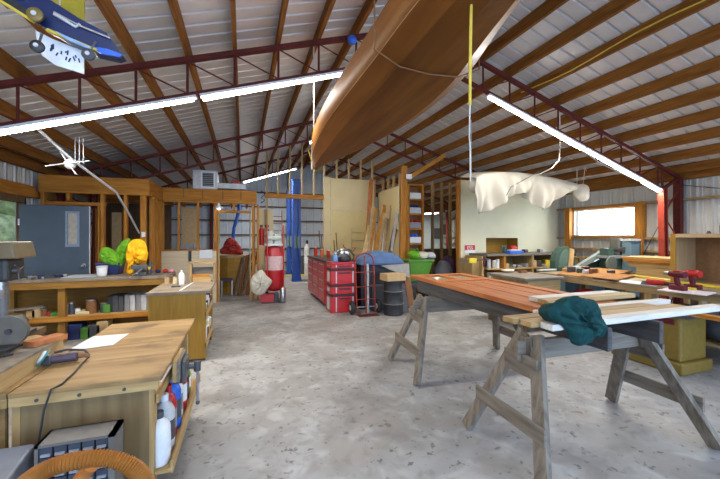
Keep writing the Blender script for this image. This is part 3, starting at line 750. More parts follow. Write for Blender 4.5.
# covered grill
g0, g1 = onY(358, 262, 6.6).x, onY(402, 262, 6.6).x
t = thing('covered_grill', 'barbecue shape under a faded blue cover, behind the hand truck', 'covered grill', ((g0+g1)/2, 6.75, 0))
MB().box(g0+.05, g1-.05, 6.55, 7.0, 0.0, .88).build('cart_body', BLACK, t)
poly = [(g0,.90),(g0+.08,1.02),(g0+.22,1.13),(g0+.42,1.17),((g0+g1)/2+.06,1.18),(g1-.22,1.13),(g1-.04,.98),(g1,.90)]
MB().prism(poly, 6.42, 7.05, 'Y').build('blue_cover', TARPB, t, bevel=.05)
m = MB(); m.add([(g0+.42,6.40,.90),(g1+.06,6.40,.92),(g1+.09,6.42,.62),(g0+.95,6.40,.68),(g0+.6,6.41,.82)], [(0,1,2,3,4)]); m.build('hanging_flap', flat('grey_cloth', (.32,.30,.26), .9), t, solid=.02, recalc=False)
o = MB().beam((g1+.10, 6.35, .01), (g1+.05, 6.55, .93), .14, .02, (0,1,0)).build('leaning_board', BROWN); tag(o, 'upright brown board behind the dark drum', 'board')
# drum with carton
p = onZ(397, 316, 0); dx, dy = p.x, p.y+.17
t = thing('steel_drum', 'black steel drum with ribbed hoops right of the hand truck', 'drum', (dx, dy, 0))
rd = .185
prof = [(rd,0),(rd+.006,.02),(rd,.04),(rd,.20),(rd+.01,.215),(rd,.23),(rd,.44),(rd+.01,.455),(rd,.47),(rd,.62),(rd+.006,.64),(rd,.65)]
MB().lathe((dx,dy,0), prof, 28).build('shell', BLACK, t)
MB().lathe((dx,dy,.212), [(rd+.012,-.004),(rd+.013,.004)], 28).build('hoop', GREY, t); MB().lathe((dx,dy,.452), [(rd+.012,-.004),(rd+.013,.004)], 28).build('hoop', GREY, t)
t = thing('cardboard_box', 'flat cardboard carton sitting on the black drum', 'box', (dx-.02, dy-.02, .655), .1)
MB().box(-.20,.20,-.15,.15,0,.13).build('carton', CARD, t, w=False, bevel=.004); MB().box(-.20,.20,-.02,.02,.131,.133).build('tape', PINE['X'], t, w=False)
# things between: dark slab leaning beside the drum
o = MB().beam((dx+.26, dy-.02, .01), (dx+.24, dy+.12, .56), .12, .02, (0,1,0)).build('leaning_board', DGREY); tag(o, 'dark board leaning right of the black drum', 'board')
o = MB().box(hx+.2, hx+.48, hy+.18, hy+.42, .02, .5).build('dark_crate', DGREY); tag(o, 'dark crate between the hand truck and the drum', 'crate')

# ================= TALL POST, SHELF TOWER, LUMBER =================
px_ = onY(405, 200, 8.2)
tp_ = thing('timber_post', 'rough fir post with a diagonal brace beside the shelf tower', 'post', (onY(403.5,230,7.6).x, 7.6, 0))
MB().beam((onY(401,262,7.6).x, 7.6, 0), (onY(404.5,170,7.6).x, 7.6, onY(404,166,7.6).z), .13, .07, (0,1,0)).build('post', FRAME['Z'], tp_)
MB().beam(onY(407,179,7.54), onY(445,155,7.54), .035, .10, (0,0,1)).build('diagonal_brace', FRAME['X'], tp_)
MB().box(onY(406,172,7.5).x, onY(411,178,7.5).x, 7.46, 7.5, onY(404,179,7.5).z, onY(404,174,7.5).z).build('white_clamp', WHITE, tp_)
s0, s1 = onY(408, 230, 7.8).x, onY(424, 230, 7.8).x
ztw = onY(415, 184, 7.8).z
st = thing('shelf_tower', 'tall narrow fir shelf tower full of small bins', 'shelf', ((s0+s1)/2, 8.0, 0))
for a in (s0, s1-.05): MB().box(a, a+.05, 7.8, 8.02, 0, ztw).build('side', FRAME['Z'], st)
MB().box(s0+.051, s1-.051, 8.0, 8.02, 0, ztw).build('back', BROWN, st)
lv = [ztw-.04, ztw-.42, ztw-.80, ztw-1.18, ztw-1.56, ztw-1.94]
for z in lv: MB().box(s0+.051, s1-.051, 7.81, 7.99, z, z+.045).build('shelf', FRAME['X'], st)
cols = [WHITE, LGREY, GREY, WHITE, LGREY]
nm = ['white','pale','grey','milky','light grey']
for k, z in enumerate(lv[1:]):
    t = thing('storage_bin', '%s bin on the %s shelf down of the fir shelf tower' % (nm[k], ORD[k]), 'bin', ((s0+s1)/2, 7.95, z+.045))
    MB().box(s0+.07, s1-.07, 7.82, 7.98, z+.045, z+.20).build('tub', cols[k], t, bevel=.01)
    if k != 0:
        m = MB(); rr = random.Random(k)
        for q in range(5): x = rr.uniform(s0+.10, s1-.10); m.ell((x, 7.86+rr.uniform(0,.08), z+.24), (.045,.045,.04))
        m.build('contents', [None, NAVY, ROPER, BLUEP, GREENB][k], t)
# leaning lumber
rr = random.Random(5)
lm = [PINE['Z'], FRAME['Z'], PLY['Z'], PINE['Z'], GREYW['Z'], FRAME['Z'], WHITEWOOD['Z']]
for k in range(21):
    pxb = 363+k*1.35+rr.uniform(-1,1); pxt = pxb + rr.uniform(2,8); yb_ = 7.50 + .028*k
    tpy = 205+rr.uniform(0,26)
    a = onY(pxb, 258, yb_+.06); b = onY(pxt, tpy, yb_+.35)
    g = a + (a-b)*(a.z/(b.z-a.z))
    o = MB().beam(g, b, rr.choice((.05,.07,.10)), .018, (0,1,0)).build('leaning_lumber', lm[k%7])
    tag(o, 'long board leaning in the upright lumber pile left of the timber post', 'lumber', 'boards leaning in the lumber pile')
a = onY(352, 280, 8.9); b = onY(377, 180, 9.2)
o = MB().beam((onY(366,262,8.9).x-.05, 8.9, .0), (b.x-.02, 9.6, 3.2), .13, .03, (0,1,0)).build('tall_plank', CEDAR['Z']); tag(o, 'tallest reddish plank leaning against the edge of the tall cream partition', 'plank')
# green tub, dark bags
gx0, gx1 = onY(407, 270, 7.0).x, onY(431, 270, 7.0).x
t = thing('dump_cart', 'bright green garden dump cart beside the dark bags', 'cart', ((gx0+gx1)/2, 7.3, 0))
MB().hexa([(gx0+.1,7.0,.45),(gx1-.1,7.0,.45),(gx1-.1,7.5,.45),(gx0+.1,7.5,.45),(gx0,6.9,.92),(gx1,6.9,.92),(gx1,7.6,.92),(gx0,7.6,.92)]).build('tub', GREENB, t, bevel=.02)
MB().box(gx0-.02, gx1+.02, 6.87, 7.63, .921, .95).build('rim', GREENB, t)
for s_ in (gx0+.15, gx1-.15): MB().lathe((s_,7.1,.18), [(.06,-.04),(.18,-.04),(.18,.04),(.06,.04)], 18, 'X').build('wheel', RUBBER, t)
MB().box(gx0+.12, gx1-.12, 7.05, 7.4, .3, .449).build('chassis', DGREY, t)
rr = random.Random(9)
for k, (px, py, mat, lb, r_) in enumerate(((412,256,GREENF,'lime green cloth bundle',.10),(420,258,CANVAS,'cream cloth bundle',.09),(428,256,LGREY,'pale grey bundle',.08))):
    q = onY(px, py, 7.3); o = MB().ell((q.x, 7.2, 1.02), (r_*1.5,.14,r_), wob=.12, seed=k).build('cloth_bundle', mat); o.location.z = .951; tag(o, lb+' on the green dump cart', 'cloth')
for k, (px, mat, lb, r_, z) in enumerate(((440,DGREY,'crumpled dark grey bag',.26,.45),(449,flat('plum_cloth',(.07,.03,.05),.8),'plum coloured bag',.24,.5),(446,LGREY,'pale folded cloth',.16,.3),(456,BLACK,'black bag',.2,.42))):
    q = onY(px, 262, 7.4+.12*k); o = MB().ell((q.x, 7.3+.25*k, z), (r_,r_*.8,z), wob=.10, seed=k+4).build('slumped_bag', mat); o.location.z = 0; tag(o, lb+' slumped between the green cart and the cream panel wall', 'bag')
# open stud partition and dim room behind
for k, px in enumerate((433, 442, 450.5, 458)):
    q = onY(px, 220, 8.8); o = MB().box(q.x-.03, q.x+.03, 8.78, 8.87, 0, min(3.1, zt(q.x)-.05)).build('partition_stud', PINE['Z'] if k < 3 else FRAME['Z']); tag(o, '%s bare stud from the left between the shelf tower and the cream panel wall' % ORD[k], 'stud', 'open partition studs')
q0, q1 = onY(424, 260, 8.95).x, onY(462, 260, 8.95).x
o = MB().box(q0, q1, 8.95, 8.98, 0, 1.12).build('plank_board', DARKW['X']); tag(o, 'dark low plank panel behind the open studs', 'panel')
q0, q1 = onY(424, 230, 12.5).x, onY(468, 230, 12.5).x
o = MB().box(q0, q1+.5, 12.5, 12.55, 0, 2.3).build('far_partition', flat('dim_blue_wall', (.36,.42,.42), .8)); tag(o, 'bluish back wall of the dim room beyond the open studs', 'partition')
for k, (px, py) in enumerate(((437,233),(447,229))):
    q = onY(px, py, 12.4); o = MB().box(q.x-.16, q.x+.16, 12.44, 12.48, q.z-.22, q.z+.2).build('wall_picture', DGREY); tag(o, '%s dark frame on the bluish back wall beyond the studs' % ['left','right'][k], 'frame')
# ================= RIGHT: CREAM PANEL WALL, SHELF BENCH =================
YR = 7.0
r0 = onY(460.5, 200, YR).x; r1 = XR-.02
nz0, nz1 = 1.06, onY(500, 238, YR).z
n0, n1 = onY(486, 245, YR).x, onY(518, 245, YR).x
pw = thing('panel_wall', 'large cream panel wall with a square niche behind the right shelf bench', 'partition', ((r0+r1)/2, YR, 0))
zt0, zt1 = 2.86, 2.86
def toppoly(xa, xb, z0): return [(xa,z0),(xb,z0),(xb,min(2.86,zt(xb)-.01)),(xa,min(2.86,zt(xa)-.01))]
MB().prism(toppoly(r0, n0, 0), YR, YR+.02, 'Y').build('sheet', CREAM2, pw)
MB().prism([(n1,0),(r1,0),(r1,zt(r1)-.01),(7.4,min(2.86,zt(7.4)-.01)),(n1,2.86)], YR, YR+.02, 'Y').build('sheet', CREAM2, pw)
MB().box(n0, n1, YR, YR+.02, nz1, 2.86).build('sheet', CREAM2, pw)
MB().box(n0, n1, YR, YR+.02, 0, nz0).build('sheet', CREAM2, pw)
m = MB(); m.box(n0, n1, YR+.4, YR+.42, nz0, nz1); m.box(n0-.02, n0, YR+.021, YR+.42, nz0-.02, nz1+.02); m.box(n1, n1+.02, YR+.021, YR+.42, nz0-.02, nz1+.02); m.box(n0, n1, YR+.021, YR+.42, nz1, nz1+.02); m.box(n0, n1, YR+.021, YR+.42, nz0-.02, nz0)
m.build('niche', GOLDPLY['X'], pw)
MB().box(r0-.05, r0-.001, YR-.01, YR+.10, 0, 2.86).build('end_stud', FRAME['Z'], pw)
# ESS sign
e0, e1 = onY(464.5, 245, YR-.01), onY(475, 253, YR-.01)
sg = thing('notice_sign', 'small red and white sign on the cream panel wall', 'sign', ((e0.x+e1.x)/2, YR-.012, e1.z))
MB().box(e0.x, e1.x, YR-.014, YR-.003, e1.z, e0.z).build('sign_board', WHITE, sg)
MB().box(e0.x+.005, e1.x-.005, YR-.018, YR-.0141, e1.z+.075, e0.z-.004).build('red_field', RED, sg)
def text(body, size, loc, rz, mat, parent, name='lettering', rx=PI/2):
    cu = bpy.data.curves.new(name, 'FONT'); cu.body = body; cu.size = size; cu.extrude = .0015; cu.align_x = 'CENTER'; cu.align_y = 'CENTER'
    ob = bpy.data.objects.new(name, cu); C.objects.link(ob)
    dg = bpy.context.evaluated_depsgraph_get(); me = bpy.data.meshes.new_from_object(ob.evaluated_get(dg)); bpy.data.objects.remove(ob)
    o2 = bpy.data.objects.new(name, me); C.objects.link(o2); me.materials.clear(); me.materials.append(mat)
    o2.parent = parent; o2.location = Vector(loc)-parent.location; o2.rotation_euler = (rx,0,rz); return o2
text('ESS', .12, ((e0.x+e1.x)/2, YR-.020, (e0.z+e1.z)/2+.025), 0, WHITE, sg)
# bench with cubbies
b0, b1, by0, by1, bz = 4.90, 7.95, 6.35, 6.98, 1.04
sb = thing('shelf_bench', 'long cubby-shelf bench along the cream panel wall', 'bench', ((b0+b1)/2, 6.65, 0))
MB().box(b0+.32, b1, by0-.03, by1, bz, bz+.045).build('worktop', GREYW['X'], sb)
for px in (483, 505, 533, 555, 575):
    x = onY(px, 262, by0).x
    if x < b1: MB().box(x-.025, x+.025, by0, by1-.02, 0, bz-.001).build('divider', PINE['Z'] if px != 505 else FRAME['Z'], sb)
MB().box(b1-.04, b1, by0, by1-.02, 0, bz-.001).build('divider', PINE['Z'], sb)
for z in (.72, .36): MB().box(b0+.36, b1-.045, by0+.01, by1-.03, z, z+.03).build('shelf', PINE['X'], sb)
MB().box(b0+.36, b1-.045, by1-.019, by1, 0, bz-.001).build('back', PLY['X'], sb)
o = MB().box(b0, b0+.30, by0+.1, by1, 0, .97).build('end_cabinet', PLY['Z']); tag(o, 'plain ply cabinet under the red and white sign', 'cabinet')
rr = random.Random(11)
cm = [(WHITE,'white'),(CANVAS,'cream'),(GREY,'grey'),(LGREY,'pale grey'),(BROWN,'brown')]
xk = b0+.50
while xk < onY(503,262,by0).x-.05:
    for z in (.75, .39):
        mt, nmx = cm[rr.randrange(4)]
        can(xk, by0+.1+rr.uniform(0,.05), z, .045, rr.uniform(.14,.22), mt, 'jar', '%s jar in the left cubby of the shelf bench, %s shelf' % (nmx, 'upper' if z > .5 else 'lower'), 'jar', 'jars in the left cubby', WHITE)
    xk += .115
for c_ in range(3):
    xa, xb = [onY(a, 262, by0).x for a in ((507,531),(535,553),(557,573))[c_]]
    for z in (.75,.39):
        for q in range(4):
            x = xa+.06+(xb-xa-.14)*q/3; h_ = rr.uniform(.05,.18); mt, nmx = [(GREY,'grey'),(PINE['X'],'pale wood'),(BROWN,'brown'),(YELL,'yellow'),(DGREY,'dark'),(CARD,'tan')][rr.randrange(6)]
            o = MB().cbox((x, by0+.15, z+h_/2+.001), (.11,.2,h_), rz=rr.uniform(-.3,.3)).build('cubby_item', mt, bevel=.008); tag(o, '%s block of stores in the %s cubby from the left, %s shelf' % (nmx, ORD[c_+1], 'upper' if z > .5 else 'lower'), 'box', 'stores in the cubbies')
# on the counter
def ctr(px, y): return onY(px, 250, y).x
x = ctr(513, 6.6); t = thing('bench_tool', 'red tool lying with a blue machine in the niche end of the shelf bench', 'power tool', (x, 6.6, bz+.046))
MB().lathe((x,6.6,bz+.15), [(.02,-.12),(.07,-.1),(.08,.05),(.03,.12)], 14, 'X').build('motor', ROPER, t); MB().box(x-.12, x+.1, 6.55, 6.65, bz+.046, bz+.08).build('base', DGREY, t)
x = ctr(513, 6.45); t = thing('blue_machine', 'blue and white planer at the front edge of the shelf bench', 'power tool', (x, 6.42, bz+.046))
MB().box(x-.2, x+.22, 6.34, 6.5, bz+.046, bz+.11).build('body', BLUEP, t, bevel=.01); MB().box(x-.15, x+.15, 6.36, 6.48, bz+.11, bz+.14).build('cover', LGREY, t, bevel=.01)
x = ctr(504, 6.6); t = thing('drill_driver', 'dark green driver standing left of the red tool on the shelf bench', 'drill', (x, 6.6, bz+.046))
MB().box(x-.03, x+.03, 6.55, 6.65, bz+.046, bz+.18).build('grip', MACHG, t); MB().cyl((x-.08,6.6,bz+.2),(x+.07,6.6,bz+.2),.03).build('body', MACHG, t)
for px, mt, nmx in ((525,DGREY,'dark'),(540,GREY,'grey'),(543,LGREY,'pale')):
    x = ctr(px, 6.8); o = MB().box(x-.05, x+.05, 6.75, 6.85, bz+.046, bz+.12).build('small_box', mt); tag(o, nmx+' small box at the back of the shelf bench', 'box')
# clamp bar with yellow body in front of sign
p0, p1 = onY(459, 262, 6.2), onY(489, 259, 6.2)
t = thing('bar_clamp', 'bar clamp with a yellow body lying at the left end of the shelf bench', 'clamp', ((p0.x+p1.x)/2, 6.2, p0.z-.1))
MB().beam(p0, p1, .02, .03).build('bar', DGREY, t); q = onY(472,260.5,6.2); MB().box(q.x-.09, q.x+.09, 6.16, 6.24, q.z-.05, q.z+.05).build('body', YELL, t)
q = onY(484,261,6.2); MB().cyl((q.x,6.2,q.z-.12),(q.x,6.2,q.z+.1),.02).build('jaw', DKRED, t)

# ================= CANVAS SHEET HUNG UNDER THE ROOF =================
def canvas():
    t = None
    top = [(476,178),(484,173.5),(500,172),(520,172.5),(538,175),(556,178),(574,183),(588,189)]
    bot = [(477,200),(479,207),(481,211),(487,213.5),(494,210),(503,200),(512,195),(520,193.5),(529,194),(535,201),(541,208),(546,210),(551,206),(557,198),(559,193),(566,192),(575,193),(588,191)]
    import bisect
    def interp(T, x):
        for (a,b),(c,d) in zip(T,T[1:]):
            if a <= x <= c: return b+(d-b)*(x-a)/(c-a)
        return T[0][1] if x < T[0][0] else T[-1][1]
    m = MB(); vs = []; fs = []; NX, NZ = 90, 24
    for i in range(NX+1):
        px = 476.5+(588-476.5)*i/NX
        yt = interp(top, px); yb = max(interp(bot, px), yt+1.5)
        for j in range(NZ+1):
            v = j/NZ
            if v < .3:   # top surface leaning back over the carcass
                k = v/.3; dep = 6.1-.55*k; py = yt - (1-k)*1.2
                P0 = onY(px, yt, 5.55); pz = P0.z+.10*(1-k); p = Vector((P0.x, dep, pz))
            else:
                k = (v-.3)/.7; py = yt+(yb-yt)*k
                dep = 5.55-.10*math.sin(px*.30+k*2.6)*k-.06*math.sin(px*.75-k*3)*k+.14*k*(math.sin(px*.12))-.10*math.sin(k*PI)*(1 if 505<px<575 else .3)
                P0 = onY(px, py, 5.55); p = Vector((P0.x, dep, P0.z))
            vs.append(p)
    for i in range(NX):
        for j in range(NZ): a = i*(NZ+1)+j; fs.append((a, a+NZ+1, a+NZ+2, a+1))
    m.add(vs, fs, True)
    return m.build('canvas_sheet', CANVAS, solid=.012, sub=1, recalc=False)
cv = canvas(); tag(cv, 'large cream canvas sheet slung under the roof in front of the cream panel wall', 'canvas')
q = onY(477, 185, 5.75); o = MB().ell((q.x-.02, 5.75, q.z), (.17,.16,.17), n=24, m=16, wob=.07, seed=2).build('canvas_bundle', CANVAS); tag(o, 'small knotted canvas bundle at the left end of the slung sheet', 'canvas')
q = onY(581, 193, 5.45); o = MB().ell((q.x, 5.45, q.z), (.19,.15,.19), n=24, m=16, wob=.09, seed=5).build('canvas_bundle', CANVAS); tag(o, 'crumpled canvas bundle at the right end of the slung sheet', 'canvas')
# carcass inside the sheet + ropes
a, b = onY(480, 179, 5.85), onY(586, 189, 5.85)
o = MB().beam(a+Vector((0,0,-.06)), b+Vector((0,0,-.02)), .09, .05).build('hanging_rail', PINE['X']); tag(o, 'hidden timber rail holding up the slung canvas sheet', 'rail')
def rope(name, pts, r, mat, label, cat='rope', group=None):
    o = MB().tube(pts, r, 6).build(name, mat); return tag(o, label, cat, group)
def up(p): return Vector((p.x, p.y, zt(p.x)+.02))
a = onY(471, 182, 5.75); rope('hanging_rope', [a, Vector((a.x, a.y, zt(a.x)))], .007, ROPEW, 'white cord holding the left end of the canvas sheet')
a = onY(577, 186, 5.5); rope('hanging_rope', [a, Vector((a.x, a.y, zt(a.x)))], .007, ROPEW, 'white cord holding the right end of the canvas sheet')
a = onY(583, 181, 5.5); b = onY(585,168,5.5); rope('hanging_rope', [a+Vector((0,0,-.08)), b, Vector((b.x+.05,5.5,zt(b.x)))], .006, ROPEW, 'short tie cord at the right tip of the canvas sheet')
a = onY(511, 187, 5.35); b = onY(556, 162, 5.35); rope('hanging_rope', [onY(506,196,5.38), a, b, onY(575,150,5.35)], .008, IRON, 'dark strap running diagonally over the canvas sheet')
rope('hanging_rope', [onY(560,148,4.6), onY(559,160,4.6), onY(552,168,4.6), onY(540,174,4.8), onY(530,176,5.2)], .010, ROPEW, 'slack white hose looping from the strip light to the canvas sheet')
rope('hanging_rope', [onY(559.5,100,4.3), onY(560,130,4.4), onY(560,150,4.6)], .008, ROPEW, 'white cord dropping from the purlins to the slack hose loop')
# power cord along the right strip light
rope('power_cord', [onY(583,151,4.15), onY(600,163,4.15), onY(625,175,4.15), onY(645,184,4.15)], .008, ROPEW, 'white cord sagging below the lower right strip light', 'cord')
# yellow cord on a right purlin
px0 = XC+.5*4+.03
pts = [Vector((px0-.03, y, zt(px0)+.06+.03*math.sin(y*3))) for y in [1.2+.3*i for i in range(12)]]
rope('extension_cord', pts, .009, ROPEY, 'yellow cord strung along a right-hand roof purlin', 'cord')

# ================= CANOE-LIKE HULL =================
ST = [ # y, centre x, half beam chine, half beam mid, z keel, z mid, z chine, z sheer
 (5.56,1.085,.006,.004,2.60,2.66,2.74,2.97),
 (5.30,1.095,.070,.035,2.565,2.60,2.70,2.945),
 (4.9,1.11,.16,.09,2.55,2.575,2.665,2.92),
 (4.4,1.13,.255,.15,2.545,2.565,2.645,2.89),
 (3.8,1.155,.34,.21,2.54,2.555,2.63,2.865),
 (3.2,1.17,.385,.25,2.54,2.555,2.63,2.855),
 (2.6,1.17,.385,.25,2.54,2.555,2.63,2.85),
 (2.0,1.135,.34,.22,2.54,2.555,2.63,2.85),
 (1.5,1.065,.26,.16,2.545,2.56,2.64,2.855),
 (1.0,1.02,.17,.10,2.555,2.58,2.66,2.87),
 (.6,.99,.09,.05,2.575,2.61,2.69,2.90),
 (.3,.98,.006,.004,2.62,2.68,2.75,2.94)]
def smooth(ST, n=5):
    out = []
    for i in range(len(ST)-1):
        p0 = ST[max(i-1,0)]; p1 = ST[i]; p2 = ST[i+1]; p3 = ST[min(i+2,len(ST)-1)]
        for k in range(n):
            t = k/n
            out.append(tuple(.5*((2*b)+(-a+c)*t+(2*a-5*b+4*c-d)*t*t+(-a+3*b-3*c+d)*t**3) for a,b,c,d in zip(p0,p1,p2,p3)))
    out.append(ST[-1]); return out
SS = smooth(ST)
hull = thing('kayak_hull', 'long varnished plywood kayak hull hanging overhead in the middle', 'boat', (1.1, 2.9, 2.54))
m = MB(); vs = []; fs = []
for (y,c,b,mm,zk,zm,zc_,zsh) in SS:
    vs += [(c-b,y,zc_),(c-mm,y,zm),(c,y,zk),(c+mm,y,zm),(c+b,y,zc_)]
n5 = 5
for i in range(len(SS)-1):
    for j in range(4): fs.append((i*n5+j, (i+1)*n5+j, (i+1)*n5+j+1, i*n5+j+1))
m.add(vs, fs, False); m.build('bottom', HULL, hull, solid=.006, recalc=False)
for sgn in (-1, 1):
    m = MB(); vs = []; fs = []
    for (y,c,b,mm,zk,zm,zc_,zsh) in SS:
        vs += [(c+sgn*b,y,zc_),(c+sgn*(b+.008*min(1,b/.2)),y,(zc_+zsh)/2),(c+sgn*b,y,zsh)]
    for i in range(len(SS)-1):
        for j in range(2): fs.append((i*3+j, (i+1)*3+j, (i+1)*3+j+1, i*3+j+1))
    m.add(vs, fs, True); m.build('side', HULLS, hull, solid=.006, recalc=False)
    MB().tube([(c+sgn*(b-.002), y, zsh+.004) for (y,c,b,mm,zk,zm,zc_,zsh) in SS], .007, 8).build('gunwale', HULLS, hull)
    MB().tube([(c+sgn*(b+.001), y, zc_) for (y,c,b,mm,zk,zm,zc_,zsh) in SS], .003, 6).build('chine_seam', flat('chine_epoxy', (.42,.22,.09), .5), hull)
m = MB(); vs = []; fs = []
for (y,c,b,mm,zk,zm,zc_,zsh) in SS: bb = b; vs += [(c-bb,y,zsh),(c,y,zsh+.35*bb),(c+bb,y,zsh)]
for i in range(len(SS)-1):
    for j in range(2): fs.append((i*3+j, i*3+j+1, (i+1)*3+j+1, (i+1)*3+j))
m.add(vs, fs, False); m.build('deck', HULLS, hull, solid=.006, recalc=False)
MB().tube([(1.08,5.575,2.97),(1.08,5.58,2.75),(1.08,5.57,2.60)], .014, 8).build('stem_band', WHITE, hull)
# slings
for k, y in enumerate((1.9,)):
    s_ = min(SS, key=lambda q: abs(q[0]-y)); c, b, zk, zc_, zsh = s_[1], s_[2]+.04, s_[4], s_[6], s_[7]
    tt = 4.25 if y > 3 else 1.9
    pts = [(c-b-.01,y,zt(c-b)-.02),(c-b-.01,y,zsh),(c-b-.012,y,zc_-.012),(c-s_[3],y,s_[5]-.013),(c,y,zk-.013),(c+s_[3],y,s_[5]-.013),(c+b+.012,y,zc_-.012),(c+b+.01,y,zsh),(c+b+.01,y,zt(c+b)-.02)]
    if y > 3: rope('sling_strap', pts, .008, HULL if 0 else BROWN, 'thin brown sling holding up the kayak hull near its bow', 'strap')
    else: rope('sling_strap', pts, .005, BROWN, 'thin brown sling holding up the kayak hull near the camera', 'strap')
rope('bow_line', [(1.06,5.62,2.95),(1.02,5.60,2.93),(1.10,5.45,2.60-.05),(1.22,5.30,2.60),(1.18,5.25,2.72)], .007, ROPEY, 'yellow line looped round the bow of the hanging hull')
a = Vector((.985,1.30,2.60)); b = onY(470,105,1.3); c = onY(470,145,1.3); d = onY(470.5,182,1.3)
t = rope('hanging_rope', [a, Vector((b.x+.002,1.3,2.35)), b], .0065, ROPEY, 'thick yellow rope hanging straight down in front of the hull')
MB().tube([b+Vector((0,0,.01)), Vector((b.x-.004,1.3,1.95)), c, d], .003, 6).build('cord_end', ROPEW, t)
# blue plug on truss
q = onY(352.5, 39, 4.1); o = MB().ell((q.x,4.12,q.z),(.06,.05,.06)).build('pulley_block', BLUEP); tag(o, 'small blue pulley on the top chord left of the hull', 'pulley')
rope('hoist_rod', [Vector((.86,4.32,zt(.86)-.02)), Vector((.865,4.34,2.90)), Vector((.895,4.36,2.86))], .008, LGREY, 'pale rod holding up the hull beside the strip light end', 'rod')

# ================= MODEL RACER TOP LEFT =================
YM = 2.2
rc = thing('hanging_racer', 'blue and yellow soapbox-style racer with small wheels hung at the upper left', 'model racer', onY(60,30,YM))
def plate(pts, y0, y1, name, mat, par=rc): 
    q = [onY(a,b,YM) for a,b in pts]; return MB().prism([(v.x,v.z) for v in q], y0, y1, 'Y').build(name, mat, par)
plate([(0,-14),(52,2),(80,20),(108,35),(124,57),(118,59),(96,54),(70,42),(44,28),(22,8),(0,2)], YM-.02, YM+.05, 'body', flat('racer_blue', (.012,.022,.085), .35))
plate([(97,50),(110,52),(124,57.5),(122,60),(104,57),(96,53)], YM-.035, YM-.021, 'nose', BLUEP)
plate([(0,-8),(0,2),(22,16),(40,27),(46,24),(26,11)], YM-.06, YM-.021, 'boom', BLACK)
plate([(0,2),(0,5),(40,29.5),(41,27.5)], YM-.065, YM-.05, 'yellow_edge', YELL)
plate([(52,33),(100,53),(100,55),(50,35)], YM-.045, YM-.022, 'yellow_stripe', YELL)
plate([(60,36),(96,53),(96,55),(72,45)], YM-.05, YM-.046, 'blue_stripe', flat('pale_blue_stripe', (.22,.36,.58), .4))
plate([(38,-20),(79,-20),(79.5,22),(60,14),(40,4)], YM+.06, YM+.07, 'yellow_panel', flat('ochre_panel', (.36,.27,.01), .5))
plate([(29,24),(47,33),(79,46),(79,69),(50,60),(36,50),(31,36)], YM+.055, YM+.065, 'white_card', flat('bright_card', (.85,.85,.85), .6))
m = MB(); rr = random.Random(3)
for k in range(12):
    px = rr.uniform(36,76); py = 38+(px-36)*.42+rr.uniform(-2,6); v = onY(px,py,YM); m.cbox((v.x, YM+.052, v.z), (.006,.003,rr.uniform(.01,.03)), ry=rr.uniform(-.5,.5))
m.build('scribble_marks', NAVY, rc)
for (px,py,r,nm) in ((43,23,.034,GOLD),(45,53.5,.030,BLACK),(94,61,.030,DGREY)):
    v = onY(px,py,YM); wl = MB().lathe((v.x, YM-.07, v.z), [(.006,-.012),(r*.7,-.012),(r,-.006),(r,.006),(r*.7,.012),(.006,.012)], 22, 'Y').build('wheel', nm, rc)
    MB().lathe((v.x, YM-.075, v.z), [(.004,-.012),(r*.35,-.012),(r*.35,.0)], 12, 'Y').build('hub', LGREY, wl)
    if py > 40: MB().cyl((v.x, YM-.065, v.z), onY(px-1 if px<60 else px+3, py-17, YM)+Vector((0,-.02,0)), .006, n=8).build('wheel_strut', CHROME, rc)
MB().tube([onY(54,12,YM-.03), onY(80,26,YM-.03), onY(110,38,YM-.03)], .006).build('rail', CHROME, rc)
MB().tube([onY(54,14,YM-.03), onY(76,27,YM-.03), onY(80,24,YM-.03)], .008).build('trim_rail', LGREY, rc)
v = onY(60, 5, YM+.06); v2 = onY(10, -10, YM+.06)
rope('hanging_rope', [v, Vector((v.x, YM+.06, zt(v.x)))], .004, ROPEW, 'thin cord holding up the blue racer')
# conduit clutter and pole on left
rope('conduit_pole', [onY(39,130,4.6), onY(70,158,4.9), onY(116,192,5.9), onY(128,212,6.5), onY(139,233,7.13)], .016, LGREY, 'long pale pole slanting down past the framed room at the left', 'pole')
q = onY(70,164,4.9); t = thing('shop_fan', 'small pale fan-like fixture hanging beside the slanting pole', 'fan', (q.x,4.9,q.z))
MB().ell((q.x,4.9,q.z),(.06,.06,.06)).build('motor', LGREY, t)
for k in range(4):
    a = k*1.6+.3; MB().beam((q.x,4.85,q.z),(q.x+.22*math.cos(a),4.85,q.z+.14*math.sin(a)),.03,.008).build('blade', LGREY, t)
for k in range(3): 
    x = q.x+.05+.04*k; MB().cyl((x,4.9,q.z),(x+.0,4.9,q.z+.32),.005,n=6).build('hanger_wire', LGREY, t)
# ================= LONG BENCH C AT THE LEFT REAR =================
BRP = wset('brown_ply', (.20,.095,.018), (.29,.145,.028), rough=.55)
cx0, cx1, cy0, cy1, cz = -3.28, -1.08, 5.80, 6.50, .90
t = thing('workbench', 'long brown workbench under the blue door with an open lower shelf', 'workbench', ((cx0+cx1)/2, 6.15, 0))
MB().box(cx0, cx1, cy0, cy1, cz-.035, cz).build('worktop', DIRTYTOP, t)
MB().box(cx0, cx1, cy0+.01, cy0+.045, cz-.13, cz-.036).build('apron', BRP['X'], t)
for x in (cx0+.05, -2.40, cx1-.04): MB().box(x-.04, x+.04, cy0+.05, cy0+.13, 0, cz-.036).build('leg', BRP['Z'], t)
for x in (cx0+.05, cx1-.04): MB().box(x-.04, x+.04, cy1-.1, cy1-.02, 0, cz-.036).build('leg', BRP['Z'], t)
MB().box(cx0+.1, cx1-.09, cy0+.14, cy1-.10, .33, .365).build('shelf', PINE['X'], t)
MB().box(cx0, cx1-.001, cy0+.005, cy0+.04, .31, .372).build('shelf_edge', FRAME['X'], t)
MB().box(cx0, cx1, cy1-.018, cy1, 0, cz-.036).build('back_panel', BRP['X'], t)
sz = .366
